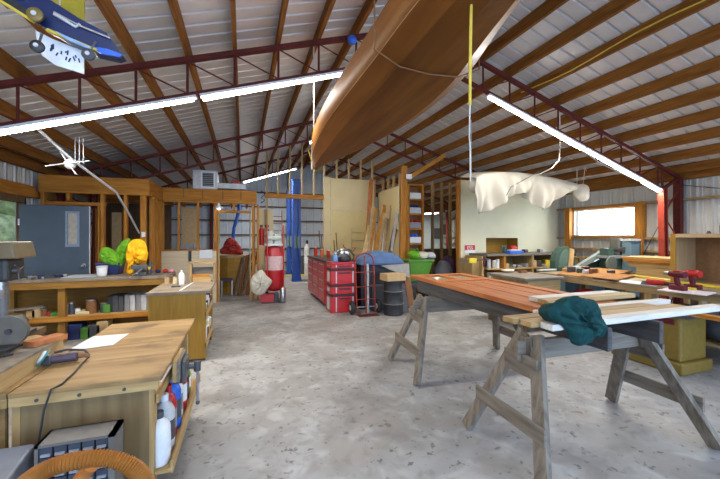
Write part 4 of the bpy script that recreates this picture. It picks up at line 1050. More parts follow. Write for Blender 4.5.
k = 0
for i, px in enumerate((112,117,122.5,128.5,134,140,145)):
    x = onY(px, 305, cy0+.25).x; mt, nmx = [(BLACK,'black'),(DGREY,'dark grey'),(GREY,'grey')][min(2,i//2)] if i < 6 else (LGREY,'pale')
    o = MB().box(x-.034, x+.034, cy0+.18, cy0+.44, sz, sz+.24+.01*(i%2)).build('ring_binder', [BLACK,DGREY,DGREY,GREY,LGREY,GREY,LGREY][i], bevel=.006)
    tag(o, '%s binder from the left on the lower shelf of the long brown bench' % ORD[i], 'binder', 'binders on the bench shelf')
stuff = [(33,PINE['X'],'pale wood block','block',.10,.10),(38,CARD,'tan carton','box',.13,.09),(43,BROWN,'brown tin','tin',.10,.08),(48,ROPER,'reddish tin','tin',.06,.07),(58,GREENB,'green box','box',.05,.14),(66,GREY,'grey jar','jar',.14,.08),(71,DGREY,'dark jar','jar',.17,.08),(77,WHITE,'white jar','jar',.09,.07),(84,CREAM,'cream flat box','box',.04,.16),(91,BROWN,'tall brown can','can',.21,.15),(104,MACHG,'dark green can','can',.15,.12),(108,GREENB,'bright green reel','reel',.12,.08)]
for px, mt, lb, cat, h_, w_ in stuff:
    x = onY(px, 308, cy0+.2).x
    if cat in ('jar','can','tin'): can(x, cy0+.22, sz+.001, w_*.45, h_, mt, cat, lb+' on the lower shelf of the long brown bench', cat)
    else: o = MB().box(x-w_/2, x+w_/2, cy0+.14, cy0+.34, sz+.001, sz+h_).build(cat, mt, bevel=.006); tag(o, lb+' on the lower shelf of the long brown bench', cat)
o = MB().beam((onY(8,303,5.9).x,5.92,sz+.12),(onY(40,302,5.9).x,6.0,sz+.14),.12,.02).build('wood_offcut', GREYW['X']); tag(o, 'grey offcut board lying over tins at the left of the bench shelf', 'board')
for px, mt, lb, h_, w_ in ((74,NAVY,'navy tub',.22,.26),(88,GREENB,'olive green box',.16,.14),(97,IRON,'dark machine part',.2,.16),(105,CARD,'tan carton',.24,.14)):
    x = onY(px, 335, 6.1).x; o = MB().box(x-w_/2, x+w_/2, 5.98, 6.2, 0, h_).build('floor_box', mt, bevel=.01); tag(o, lb+' on the floor under the long brown bench', 'box')
# on bench C
rr = random.Random(2)
for i in range(12):
    px = 24+i*3.4; x = onY(px, 272, 6.1).x; yy = 6.0+rr.uniform(-.1,.2)
    o = MB().cbox((x, yy, cz+.021), (rr.uniform(.03,.10), .05, rr.uniform(.02,.04)), rz=rr.uniform(0,3)).build('hand_tool', [BLACK,DGREY,NAVY,GREY][i%4], bevel=.004); o.location.z = cz+.001
    tag(o, 'small dark tool scattered on the long brown bench before the blue door', 'tool', 'small tools scattered on the long bench')
x0 = onY(62,272,6.0).x; x1 = onY(96,272,6.0).x
o = MB().box(x0, x1, 5.95, 6.35, cz+.001, cz+.006).build('paper_sheet', flat('pale_blue_paper', (.45,.52,.56), .6)); tag(o, 'pale bluish sheet lying on the long brown bench', 'paper')
x = onY(102,272,6.05).x; t = thing('paint_tub', 'white plastic tub on the long brown bench before the blue tote', 'tub', (x,6.05,cz))
MB().lathe((x,6.05,cz+.001), [(.05,0),(.062,.02),(.068,.13)], 20).build('body', WHITE, t); MB().lathe((x,6.05,cz+.131), [(.072,0),(.072,.02),(.06,.025)], 20).build('lid', LGREY, t)
# blue tote with green fleece, yellow raincoat
x0, x1 = onY(98,265,6.35).x, onY(123,265,6.35).x
o = MB().hexa([(x0+.03,6.22,cz+.001),(x1-.03,6.22,cz+.001),(x1-.03,6.48,cz+.001),(x0+.03,6.48,cz+.001),(x0,6.20,cz+.19),(x1,6.20,cz+.19),(x1,6.50,cz+.19),(x0,6.50,cz+.19)]).build('blue_tote', NAVY, bevel=.015); tag(o, 'dark blue tote under the lime green sack at the right of the long bench', 'tote')
def blob(pts, y, dep, name, mat, label, cat, sub=2, z=None):
    P = [onY(a, b, y) for a, b in pts]; n_ = len(P); cc = sum(P, Vector())/n_
    vs = [cc+Vector((0,-dep,0))]+P+[q+Vector((0,dep*1.2,0)) for q in P]+[cc+Vector((0,dep*1.6,0))]
    fs = [(0,1+i,1+(i+1)%n_) for i in range(n_)]+[(1+i,1+n_+i,1+n_+(i+1)%n_,1+(i+1)%n_) for i in range(n_)]+[(2*n_+1,1+n_+(i+1)%n_,1+n_+i) for i in range(n_)]
    m = MB(); m.add(vs, fs, True); o = m.build(name, mat, sub=sub); return tag(o, label, cat)
gs = thing('green_sack', 'lime green puffy sack on the blue tote', 'sack', (onY(115,262,6.3).x, 6.3, 1.09))
def blobp(pts, y, dep, name, mat, par, seed=1):
    return cloth_lump(pts, y, dep, .7, seed).build(name, mat, par)
blobp([(99,256),(101,250),(104,247),(112,249),(118,254),(121,260),(121,266),(114,266),(106,264),(101,260)], 6.25, .09, 'left_lobe', GREENF, gs)
blobp([(116,264),(115,257),(116,250),(121,243),(126,239),(130,239),(130,246),(128,255),(124,263),(120,267)], 6.32, .09, 'right_lobe', GREENF, gs, 2)
o = cloth_lump([(127,249),(129,243),(133,240),(139,239),(144,242),(147,248),(148,254),(146,261),(142,258),(139,264),(135,262),(134,271),(131,275),(127,273),(128,265),(126,260)], 6.1, .09, 1.1, 5).build('raincoat', YEL)
tag(o, 'bright yellow raincoat bundled on the long bench beside the green sack', 'raincoat')
# vise on bench C
x = onY(141,268,5.9).x
t = thing('bench_vise', 'old grey bench vise at the right end of the long brown bench', 'vise', (x,5.95,cz))
MB().box(x-.07,x+.07,5.88,6.04,cz+.001,cz+.05).build('base', IRON, t, bevel=.006); MB().box(x-.09,x+.02,5.9,6.02,cz+.051,cz+.16).build('fixed_jaw', IRON, t, bevel=.01)
MB().box(x-.12,x+.09,5.86,5.91,cz+.10,cz+.17).build('front_jaw', IRON, t, bevel=.006); MB().cyl((x,5.87,cz+.09),(x,5.70,cz+.06),.014).build('screw', CHROME, t); MB().cyl((x-.10,5.72,cz+.00),(x+.06,5.72,cz+.12),.007).build('handle', CHROME, t)
x = onY(149,265,6.1).x; t = thing('grease_gun', 'dark tool with a yellow collar right of the grey vise', 'tool', (x,6.1,cz)); MB().cyl((x,6.1,cz+.001),(x+.03,6.1,cz+.2),.03).build('barrel', DGREY, t); MB().cyl((x+.006,6.1,cz+.08),(x+.012,6.1,cz+.12),.033).build('collar', YELL, t)
for i, (px, mt, nm_) in enumerate(((156,NAVY,'navy'),(159,BLUEP,'blue'),(163,NAVY,'dark blue'),(167,ROPER,'red'),(170,flat('pink_plastic',(.6,.2,.25),.5),'pink'))):
    x = min(cx1-.04, onY(px,270,6.25).x); o = MB().ell((onY(px,270,6.25).x if 0 else x-.0+(-.18+.05*i), 6.28, cz+.03), (.04,.05,.03)).build('tape_roll', mt); o.location.z = cz+.001; tag(o, nm_+' roll beside the dark tool at the right end of the long bench', 'roll')

# ================= BENCH D =================
dx0, dx1, dy0, dy1, dz = -1.02, -.40, 4.45, 5.45, .85
t = thing('workbench', 'golden plywood bench cabinet with a white squeeze bottle on top', 'workbench', ((dx0+dx1)/2, 4.95, 0))
MB().box(dx0-.02, dx1+.03, dy0-.03, dy1, dz-.03, dz).build('worktop', DIRTYTOP, t)
MB().box(dx0, dx1-.02, dy0, dy0+.02, .04, dz-.031).build('front_panel', GOLDPLY['Z'], t)
MB().box(dx0, dx0+.02, dy0+.021, dy1-.02, .04, dz-.031).build('side_panel', GOLDPLY['Z'], t)
MB().box(dx0+.25, dx0+.27, dy0+.021, dy1-.04, .04, dz-.031).build('divider', GOLDPLY['Z'], t)
MB().box(dx0, dx1-.02, dy1-.039, dy1-.02, .04, dz-.031).build('back_panel', GOLDPLY['Z'], t)
for z in (.10, .46): MB().box(dx0+.271, dx1-.03, dy0+.021, dy1-.04, z, z+.02).build('shelf', GOLDPLY['Y'], t); 
for z in (.155, .52): MB().box(dx1-.03, dx1-.012, dy0+.0, dy1-.02, z, z+.06).build('shelf_lip', PINE['Y'], t)
for x in (dx0+.05, dx1-.06):
    for y in (dy0+.08, dy1-.08): MB().box(x-.03, x+.03, y-.03, y+.03, 0, .039).build('foot', DARKW['Z'], t)
rr = random.Random(21); mats = [(WHITE,'white'),(BLACK,'black'),(CREAM,'cream'),(DGREY,'dark'),(DKRED,'maroon'),(LGREY,'pale')]
for z, tagz in ((.121,'bottom'),(.481,'middle')):
    for i in range(8):
        mt, nm_ = mats[(i*5+int(z*10))%6]; y = dy0+.09+.115*i
        can(dx1-.075, y, z, .042, rr.uniform(.16,.27), mt, 'paint_can', '%s container in the %s side shelf of the golden plywood bench' % (nm_, tagz), 'container', 'containers in the golden bench side shelf', WHITE)
def onD(px, py): return onZ(px, py, dz)
q = onD(181.5, 284.5); bottle(q.x, q.y, dz+.001, .035, .19, WHITE, 'squeeze_bottle', 'white squeeze bottle standing on the golden plywood bench', 'bottle')
q0, q1 = onD(180,291), onD(193,283); o = MB().beam(q0+Vector((0,0,.006)), q1+Vector((0,0,.006)), .02, .008).build('white_rule', WHITE); tag(o, 'white strip lying diagonally on the golden plywood bench', 'ruler')
for i,(px,py,mt,lb) in enumerate(((171,282.5,BROWN,'brown jar'),(175,283.5,CREAM,'cream jar'),(167,284,CARD,'tan jar'))):
    q = onD(px,py); can(q.x, q.y, dz+.001, .03, .10, mt, 'jar', lb+' left of the white squeeze bottle', 'jar')
q = onD(176,287); o = MB().box(q.x-.05,q.x+.05,q.y-.02,q.y+.02,dz+.001,dz+.015).build('scissors', DGREY); tag(o, 'small dark tool before the white squeeze bottle', 'tool')
# wooden stand on D
sx0, sx1, sy = -.72, -.37, 5.40
t = thing('wooden_stand', 'low wooden stand at the back of the golden plywood bench', 'stand', ((sx0+sx1)/2, sy, dz))
MB().box(sx0, sx1, sy-.08, sy+.03, dz+.26, dz+.28).build('top', PLY['X'], t)
for x in (sx0+.02, sx1-.02): MB().box(x-.015, x+.015, sy-.07, sy+.02, dz+.001, dz+.259).build('leg', PLY['Z'], t)
MB().box(sx0+.036, sx1-.036, sy-.0, sy+.02, dz+.1, dz+.2).build('rail', GREYW['X'], t)
o = MB().box(sx0+.06, sx1-.06, sy-.16, sy-.085, dz+.001, dz+.07).build('wood_block', PINE['X']); tag(o, 'long pale wood block under the wooden stand', 'block')
o = MB().box(sx0+.05, sx1-.08, sy-.15, sy-.085, dz+.071, dz+.11).build('wood_block', FRAME['X']); tag(o, 'thinner orange wood block stacked on the pale one', 'block')
# on the half wall
for (px,py,mt,nm_,w_,h_) in ((206,254,WHITE,'white card',.13,.09),(190,256,BLACK,'black hook',.03,.12)):
    q = onY(px,py,YB-.06); o = MB().box(q.x-w_,q.x+w_,YB-.075,YB-.057,q.z-h_,q.z+h_).build('wall_card', mt); tag(o, nm_+' on the plywood half wall of the framed room', 'card')

# ================= BENCH A (foreground) =================
ax0, ax1, ay0, ay1, az = -.985, -.385, 1.93, 3.20, .80
t = thing('workbench', 'worn plywood workbench in the left foreground with a shelf of bottles at its side', 'workbench', ((ax0+ax1)/2, 2.56, 0))
MB().box(ax0, ax1, ay0, ay1, az-.022, az).build('worktop', BENCHTOP, t, bevel=.003)
MB().box(ax0, ax1-.015, ay0+.006, ay0+.03, az-.065, az-.023).build('apron', PINE['X'], t)
for x in (ax0+.1,ax0+.26,ax0+.44): MB().cyl((x,ay0+.0062,az-.045),(x,ay0+.002,az-.045),.008,n=10).build('bolt', IRON, t)
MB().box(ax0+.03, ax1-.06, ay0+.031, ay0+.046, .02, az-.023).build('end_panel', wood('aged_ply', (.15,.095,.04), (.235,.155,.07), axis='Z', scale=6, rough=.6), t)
MB().box(ax0, ax0+.029, ay0+.03, ay0+.10, 0, az-.023).build('leg', PINE['Z'], t); MB().box(ax0, ax0+.06, ay1-.1, ay1-.03, 0, az-.023).build('leg', PINE['Z'], t)
MB().box(ax1-.11, ax1-.05, ay1-.1, ay1-.03, 0, az-.023).build('leg', PINE['Z'], t); MB().box(ax1-.061, ax1-.04, ay0+.031, ay0+.10, 0, az-.023).build('leg', PINE['Z'], t)
MB().box(ax0+.2, ax0+.22, ay0+.05, ay1-.05, .02, az-.07).build('divider', PLY['Y'], t)
MB().box(ax0+.221, ax1+.03, ay0+.05, ay1-.04, .28, .30).build('shelf', PINE['Y'], t)
MB().box(ax1+.031, ax1+.043, ay0+.05, ay1-.02, .275, .335).build('shelf_lip', PINE['Y'], t)
MB().box(ax1-.035, ax1-.022, ay0+.05, ay0+.50, .645, .69).build('upper_rail', PINE['Y'], t)
# bottles in side shelf
defs = [(2.05,WHITE,'white jug',.27,.055,DGREY),(2.17,LGREY,'pale jug with dark print',.31,.055,WHITE),(2.29,RED,'red bottle',.31,.045,RED),(2.40,BLUEP,'bright blue bottle',.33,.052,WHITE),(2.51,WHITE,'white bottle',.30,.045,RED),(2.63,RED,'red can with a grey label',.33,.052,RED),(2.78,DKRED,'maroon bottle',.24,.045,BLACK),(2.9,GREENB,'green bottle',.22,.04,WHITE)]
for y, mt, lb, h_, r_, cp in defs:
    tt = bottle(ax1-.035, y, .301, r_, h_, mt, 'bottle', lb+' in the side shelf of the foreground workbench', 'bottle', None, cp)
    MB().lathe((ax1-.035, y, .301+h_*.2), [(r_*1.02,0),(r_*1.02,h_*.35)], 14).build('label_band', [DGREY,GREY,WHITE][int(y*10)%3], tt)
# vise A
vx, vy = ax1+.0, 2.32
t = thing('woodworking_vise', 'iron woodworking vise with wooden jaws on the foreground bench edge', 'vise', (vx+.06, vy, .6))
MB().box(vx+.002, vx+.022, vy-.12, vy+.14, .655, .775).build('wooden_jaw', PINE['Y'], t); MB().box(vx+.023, vx+.036, vy-.11, vy+.13, .65, .77).build('inner_jaw', GREYW['Y'], t)
MB().box(vx+.037, vx+.060, vy-.06, vy+.10, .62, .75).build('iron_jaw', IRON, t, bevel=.006)
MB().box(vx-.02, vx+.05, vy+.0, vy+.05, .60, .64).build('bracket', IRON, t)
MB().cyl((vx+.066,vy+.02,.69),(vx+.125,vy+.02,.69),.016).build('screw', IRON, t); MB().cyl((vx+.115,vy+.02,.66),(vx+.115,vy+.02,.72),.021).build('screw_head', IRON, t)
MB().cyl((vx+.118,vy+.02,.72),(vx+.118,vy+.02,.46),.0075).build('handle', CHROME, t); MB().ell((vx+.118,vy+.02,.46),(.013,.013,.013)).build('handle_knob', IRON, t)
# things on bench A
def onA(px, py, dz_=0): return onZ(px, py, az+dz_)
pp = [onA(67,351.5), onA(113,345.5), onA(129,334), onA(93,337)]
m = MB(); m.add([v+Vector((0,0,.002)) for v in pp]+[v+Vector((0,0,.004)) for v in pp], [(0,1,2,3),(7,6,5,4),(0,4,5,1),(1,5,6,2),(2,6,7,3),(3,7,4,0)])
tag(m.build('paper_sheet', WHITE), 'white paper lying on the foreground workbench', 'paper')
q = onA(67,364); t = thing('angle_grinder', 'dark angle grinder with a white and teal disc on the foreground workbench', 'grinder', (q.x,q.y,az))
gx, gy = q.x, q.y
MB().cyl((gx-.07,gy+.0,az+.032),(gx+.04,gy+.02,az+.032),.024,.027,16).build('motor_body', flat('plum_body',(.06,.035,.05),.5), t)
MB().tube([(gx+.04,gy+.02,az+.032),(gx+.07,gy+.03,az+.03),(gx+.09,gy+.035,az+.02)], .012).build('rear_grip', BROWN, t)
MB().box(gx-.105, gx-.065, gy-.02, gy+.025, az+.008, az+.06).build('gear_head', IRON, t, bevel=.006)
MB().cyl((gx-.108,gy,az+.055),(gx-.125,gy-.01,az+.060),.050,.052,24).build('teal_guard', flat('teal_disc',(.04,.22,.22),.6), t) if 0 else None
dpos = Vector((gx-.095,gy-.02,az+.052)); dnm = Vector((-.75,-.35,.55)).normalized()
MB().cyl(dpos, dpos+dnm*.006, .046, .046, 26).build('disc', flat('teal_disc',(.04,.22,.22),.6), t)
MB().cyl(dpos+dnm*.007, dpos+dnm*.016, .036, .028, 22).build('buffing_pad', WHITE, t)
MB().tube([(gx-.07,gy+.03,az+.06),(gx-.02,gy+.05,az+.066),(gx+.06,gy+.05,az+.055),(gx+.09,gy+.035,az+.025)], .006).build('side_handle', BLACK, t)
e0 = onA(74,374); e1 = onA(62,385); e2 = onA(50,391)
pts = [(gx+.09,gy+.033,az+.018),(gx+.08,gy-.02,az+.007),e0+Vector((0,0,.006)),e1+Vector((0,0,.006)),Vector((e2.x,ay0-.012,az+.004)),onY(44,410,ay0-.03),onY(39,440,ay0-.06),onY(36,470,ay0-.08),onY(32,500,ay0-.1),onY(28,560,ay0-.1)]
rope('power_cord', pts, .0048, BLACK, 'black power cord trailing from the grinder over the bench edge', 'cord')
# parts organizer
ox0, ox1, oy0, oy1, oz0, oz1 = -.785, -.515, 1.70, 1.825, .30, .662
t = thing('parts_organizer', 'grey drawer organizer with small dark drawers in front of the foreground bench', 'organizer', ((ox0+ox1)/2,1.76,oz0))
m = MB(); m.box(ox0,ox0+.012,oy0,oy1,oz0,oz1); m.box(ox1-.022,ox1,oy0,oy1,oz0,oz1); m.box(ox0,ox1,oy0,oy1,oz1-.012,oz1); m.box(ox0,ox1,oy0,oy1,oz0,oz0+.012); m.box(ox0,ox1,oy1-.008,oy1,oz0,oz1); m.build('casing', flat('organizer_grey',(.15,.14,.125),.6), t)
DR = flat('smoky_drawer', (.055,.07,.095), .25)
for r_ in range(8):
    for c_ in range(5):
        w_ = (ox1-ox0-.034)/5; h_ = (oz1-oz0-.024)/8; xa = ox0+.012+w_*c_; za = oz0+.012+h_*r_
        dr = MB().box(xa+.003, xa+w_-.003, oy0+.004, oy0+.1, za+.003, za+h_-.003).build('drawer', DR, t)
        MB().box(xa+.008, xa+w_-.008, oy0-.004, oy0+.003, za+.006, za+.016).build('pull', flat('drawer_label',(.30,.31,.33),.4), dr)
o = MB().box(ox0-.02,ox1+.02,1.66,1.86,0,.298).build('wooden_crate', PLY['X']); tag(o, 'plywood box under the grey drawer organizer', 'box')
o = MB().hexa([(-.97,1.58,0),(-.83,1.58,0),(-.83,1.75,0),(-.97,1.75,0),(-1.0,1.56,.60),(-.815,1.56,.60),(-.815,1.78,.64),(-1.0,1.78,.64)]).build('grey_bin', flat('bin_grey',(.16,.17,.19),.5), bevel=.01); tag(o, 'smooth grey bin at the lower left corner', 'bin')
o = MB().beam((-1.045,1.78,0.0),(-1.04,1.84,.78),.08,.02,(0,1,0)).build('leaning_board', PINE['Z']); tag(o, 'pale board edge standing at the far lower left', 'board')
# vacuum hose
hp = [onY(-30,560,1.55), onY(5,505,1.52), onY(32,478,1.5), onY(62,464,1.5), onY(100,458,1.5), onY(128,465,1.5), onY(145,482,1.52), onY(155,520,1.55), onY(158,600,1.6)]
def cr(P, n):
    out = []
    for i in range(len(P)-1):
        a,b,c,d = P[max(i-1,0)],P[i],P[i+1],P[min(i+2,len(P)-1)]
        for k in range(n): t = k/n; out.append(.5*((2*b)+(c-a)*t+(2*a-5*b+4*c-d)*t*t+(3*b-a-3*c+d)*t**3))
    out.append(P[-1]); return out
hp = cr(hp, 40)
o = MB().tube(hp, lambda u: .0275+.0038*math.sin(u*320*2*PI/4), 20).build('vacuum_hose', HOSE); tag(o, 'ribbed orange vacuum hose arching across the lower left', 'hose')
hp2 = cr([onY(72,540,1.6), onY(76,490,1.6), onY(86,472,1.6), onY(92,465,1.58)], 20)
o = MB().tube(hp2, .026, 18).build('hose_wand', flat('orange_wand', (.42,.14,.03), .4)); tag(o, 'smooth orange tube rising under the ribbed hose', 'tube')

# ================= BENCH B + DRILL PRESS + SANDER =================
bx0, bx1, by0_, by1_, bz_ = -2.0, -.99, 1.93, 2.62, .80
t = thing('workbench', 'low bench at the far left edge carrying a plywood box and disc sander', 'workbench', (-1.5,2.3,0))
MB().box(bx0, bx1, by0_, by1_, bz_-.022, bz_).build('worktop', BENCHTOP, t); MB().box(bx0, bx1-.001, by0_+.006, by0_+.03, bz_-.065, bz_-.023).build('apron', PINE['X'], t)
MB().box(bx0, bx1-.02, by0_+.031, by0_+.046, .02, bz_-.023).build('end_panel', PLY['X'], t)
for x in (bx0+.05, bx1-.1): MB().box(x-.03, x+.03, by1_-.1, by1_-.04, 0, bz_-.023).build('leg', PINE['Z'], t)
kx0, kx1, ky0, ky1, kz = -1.75, -1.02, 1.90, 2.52, .895
t = thing('plywood_box', 'shallow pale plywood box with a grey lid on the left bench beside the grinder', 'box', (-1.35,2.2,.801))
MB().box(kx0, kx1, ky0, ky1, kz-.012, kz).build('lid', DIRTYTOP, t); MB().box(kx1-.02, kx1-.002, ky0+.005, ky1-.005, .801, kz-.0125).build('side', PINE['Y'], t)
MB().box(kx0, kx1-.021, ky0+.005, ky0+.02, .801, kz-.0125).build('front', PINE['X'], t); MB().box(kx0, kx1-.021, ky1-.02, ky1-.005, .801, kz-.0125).build('rear', PINE['X'], t)
q = onZ(47,342,kz)
o = MB().cbox((q.x, q.y-.01, kz+.015), (.085,.17,.028), rz=-.55).build('wood_block', CEDAR['Y'], bevel=.002); tag(o, 'orange wood block on the shallow plywood box', 'block')
o = MB().cbox((q.x-.13, q.y+.01, kz+.011), (.09,.20,.018), rz=-.7).build('wood_block', PINE['Y'], bevel=.002); tag(o, 'pale thin block beside the orange one on the plywood box', 'block')
# disc sander
WD = flat('worn_disc',(.115,.10,.08),.7); DI = flat('dark_iron', (.045,.043,.04), .5, .3)
q = onY(9,331,2.30); t = thing('disc_sander', 'dark grey sanding disc at the left edge on the plywood box', 'sander', (q.x,2.35,kz))
MB().cyl((q.x,2.32,q.z),(q.x,2.29,q.z),.080,.080,40).build('disc', WD, t); MB().cyl((q.x+.004,2.289,q.z),(q.x+.004,2.278,q.z),.014,.014).build('hub', DI, t)
MB().cyl((q.x-.01,2.33,q.z+.005),(q.x-.05,2.47,q.z+.005),.05,.05).build('motor', DI, t); MB().box(q.x-.13,q.x+.02,2.28,2.48,kz+.001,kz+.012).build('base', DI, t)
MB().box(q.x-.12,q.x+.05,2.18,2.27,kz+.03,kz+.04).build('table', DI, t); MB().box(q.x-.1,q.x-.07,2.2,2.25,kz+.001,kz+.029).build('table_bracket', DI, t)
# drill press on its own stand
hy0 = 2.95
a = onY(0,241,hy0-.2); b = onY(37,257,hy0+.02)
zl, zh = b.z, a.z-.005
st2 = thing('machine_stand', 'dark stand under the old drill press at the left edge', 'stand', (b.x-.3, hy0, 0)); MB().box(b.x-.6,b.x-.05,2.70,3.2,.78,.82).build('top', DARKW['X'], st2)
for x in (b.x-.55,b.x-.08):
    for y in (2.75,3.15): MB().box(x-.025,x+.025,y-.025,y+.025,0,.779).build('leg', DARKW['Z'], st2)
t = thing('drill_press', 'old bench drill press with an olive tan belt cover at the left edge', 'drill press', (b.x-.2, hy0, .82))
hexv = [(b.x-.6,hy0-.2,zl),(b.x-.01,hy0-.2,zl),(b.x-.01,hy0+.05,zl),(b.x-.6,hy0+.05,zl),(b.x-.6,hy0-.19,zh),(b.x-.03,hy0-.19,zh),(b.x-.03,hy0+.04,zh),(b.x-.6,hy0+.04,zh)]
MB().hexa(hexv).build('belt_cover', flat('olive_tan_cover',(.14,.10,.045),.5), t, bevel=.012)
cx_d = b.x-.10
MB().box(cx_d-.16,cx_d+.03,hy0-.16,hy0+.04,zl-.15,zl-.001).build('head_casting', DI, t, bevel=.02)
MB().cyl((cx_d-.02,hy0-.12,zl-.15),(cx_d-.02,hy0-.12,zl-.20),.014).build('quill', CHROME, t); MB().cyl((cx_d-.02,hy0-.12,zl-.20),(cx_d-.02,hy0-.12,zl-.255),.02,.012).build('chuck', CHROME, t)
MB().cyl((cx_d-.08,hy0-.19,zl-.01),(cx_d-.08,hy0-.19,zl-.15),.012).build('depth_rod', GREY, t)
MB().cyl((cx_d+.031,hy0-.1,zl-.08),(cx_d+.06,hy0-.1,zl-.08),.02).build('feed_hub', IRON, t)
for k in range(3):
    an = k*2.1+.4; MB().cyl((cx_d+.055,hy0-.1,zl-.08),(cx_d+.065,hy0-.1+.07*math.cos(an),zl-.08+.07*math.sin(an)),.004,n=8).build('feed_handle', IRON, t)
xcol = onY(3,290,hy0-.03).x
MB().cyl((xcol,hy0-.03,.83),(xcol,hy0-.03,zl-.01),.03,.03,18).build('column', flat('grey_column',(.15,.14,.13),.4,.3), t)
MB().box(xcol-.12,xcol+.12,hy0-.2,hy0+.1,.821,.845).build('base', DI, t)
rope('extension_cord', [(-1.1,2.2,kz+.008),(-1.2,2.12,kz+.009),(-1.3,2.02,kz+.009),(-1.18,1.95,kz+.009),(-1.06,2.0,kz+.008)], .006, BLACK, 'black cord coiled on the plywood box at the left edge', 'cord')
# ================= SAWHORSES =================
def sawhorse(cx, cy, rz, label, mat):
    t = thing('sawhorse', label, 'sawhorse', (cx,cy,0), rz, 'weathered sawhorses')
    B = lambda m, n, mt=mat['Z']: m.build(n, mt, t, w=False, bevel=.003)
    B(MB().box(-.62,.62,-.02,.02,.64,.775), 'top_beam', mat['X'])
    for sx in (-1,1):
        for sy in (-1,1):
            B(MB().beam((sx*.50,sy*.055,.82 if sx<0 else .76),(sx*.76,sy*.375,.012),.095,.04,(sx*1.0,0,.35)), 'leg')
        B(MB().cbox((sx*.585,0,.62),(.022,.30,.14)), 'gusset', mat['Y'])
        B(MB().prism([(-.05,.70),(.05,.70),(.085,.60),(-.085,.60)] if 0 else [(-.045,.80 if sx<0 else .76),(.045,.80 if sx<0 else .76),(.10,.64),(-.10,.64)], sx*.535-.02, sx*.535+.02, 'X'), 'wedge_block')
        B(MB().cbox((sx*.70,0,.30),(.022,.66,.10)), 'cross_brace', mat['Y'])
    return t
sawhorse(2.42, 3.36, -.05, 'weathered grey sawhorse under the far end of the orange door', GREYW)
sawhorse(2.40, 1.84, -.04, 'weathered sawhorse nearest the camera, under the pale boards', GREYW)
zs0 = .778
for k, x in enumerate((2.17, 2.66)):
    o = MB().box(x-.02, x+.02, 1.50, 3.95, zs0, zs0+.145).build('support_plank', DARKW['Y'] if 0 else wood('dark_weathered_plank', (.045,.04,.036), (.095,.088,.085), axis='Y'), bevel=.003)
    tag(o, '%s dark plank on edge bridging the two sawhorses under the orange door' % ['left','right'][k], 'plank', 'planks bridging the sawhorses')
# orange door
DZ = zs0+.146
t = thing('cedar_door', 'orange cedar plank door with two panes lying on the sawhorses', 'door', (2.53, 3.06, DZ), -.045)
Wd, Ld = .82, 2.22; hw, hl = Wd/2, Ld/2
def D(n, mt, *a, **k): return MB().box(*a).build(n, mt, t, w=False, bevel=.003)
D('stile', CEDAR['Y'], -hw, -hw+.11, -hl, hl, 0, .044); D('stile', CEDAR['Y'], hw-.11, hw, -hl, hl, 0, .044)
for (y0,y1) in ((-hl,-hl+.2),(.40,.54),(hl-.12,hl)): D('rail', CEDAR['X'], -hw+.1105, hw-.1105, y0, y1, 0, .043)
D('mullion', CEDAR['Y'], -.04, .04, .541, hl-.121, 0, .043)
for s_ in (-1,1): D('pane', flat('glass_reflection_panel',(.34,.33,.20),.25), *( (-hw+.111,-.041) if s_<0 else (.041,hw-.111)), .541, hl-.121, .015, .022)  # opaque panes; the glass's greenish reflection is put into their colour
for k in range(3):
    w_ = (Wd-.222)/3; x0 = -hw+.111+w_*k
    D('plank_panel', CEDAR['Y'], x0+.008, x0+w_-.008, -hl+.201, .399, .012, .034)
D('backing_board', DARKW['Y'], -hw+.111, hw-.111, -hl+.201, .399, .004, .0119)
# boards on the near sawhorse
bz0 = DZ+.0015
def plk(y, w_, x0, x1, h_, mt, label, z=bz0+.046, rz=0):
    o = MB().cbox(((x0+x1)/2, y, z+h_/2), (x1-x0, w_, h_), rz=rz).build('lumber_board', mt, bevel=.003); return tag(o, label, 'board', 'boards on the near sawhorse')
plk(1.60, .09, 1.76, 3.52, .038, WHITEWOOD['X'], 'longest white board at the front of the sawhorse stack', z=bz0)
plk(1.705, .10, 1.70, 3.25, .034, PINE['X'], 'yellowish board just behind the longest white board', z=bz0)
plk(1.81, .10, 1.66, 3.05, .036, PLY['X'], 'tan board with a light end at the left of the sawhorse stack', z=bz0)
plk(1.90, .075, 2.0, 3.42, .036, WHITEWOOD['X'], 'short white board behind the tan board, jutting right', z=bz0)
plk(2.035, .10, 2.20, 3.18, .036, PINE['X'], 'pale board fourth from the front of the sawhorse stack', z=bz0+.046)
plk(2.14, .10, 2.22, 3.15, .036, WHITEWOOD['X'], 'rearmost white board of the sawhorse stack', z=bz0+.046)
# teal shirt: heap over the boards
shm = cloth_lump([(548,311),(556,303),(563,305),(570,298),(577,296),(586,299),(594,301),(598,310),(604,322),(607,331),(600,337),(592,336),(587,343),(579,345),(571,343),(568,335),(562,326),(552,319)], 1.545, .06, 1.5, 12, 3.2)
for v in shm.v:
    if v.z < bz0+.040: v.y = min(v.y, 1.551) if v.y > 1.53 else v.y
    elif v.z > bz0+.05 and v.y > 1.56: v.z = max(bz0+.042, v.z-.15*(v.y-1.56))
sh = shm.build('shirt', TEAL); tag(sh, 'crumpled dark teal shirt draped over the boards on the near sawhorse', 'shirt')
# a light board slanting behind the near stack
a = onY(648,316,2.25); o = MB().beam((4.50,2.85,.682),(4.40,1.2,.682),.09,.04).build('lumber_board', FRAME['Y']); tag(o, 'orange tinted board lying on the gold saw cabinet below the white boards', 'board')


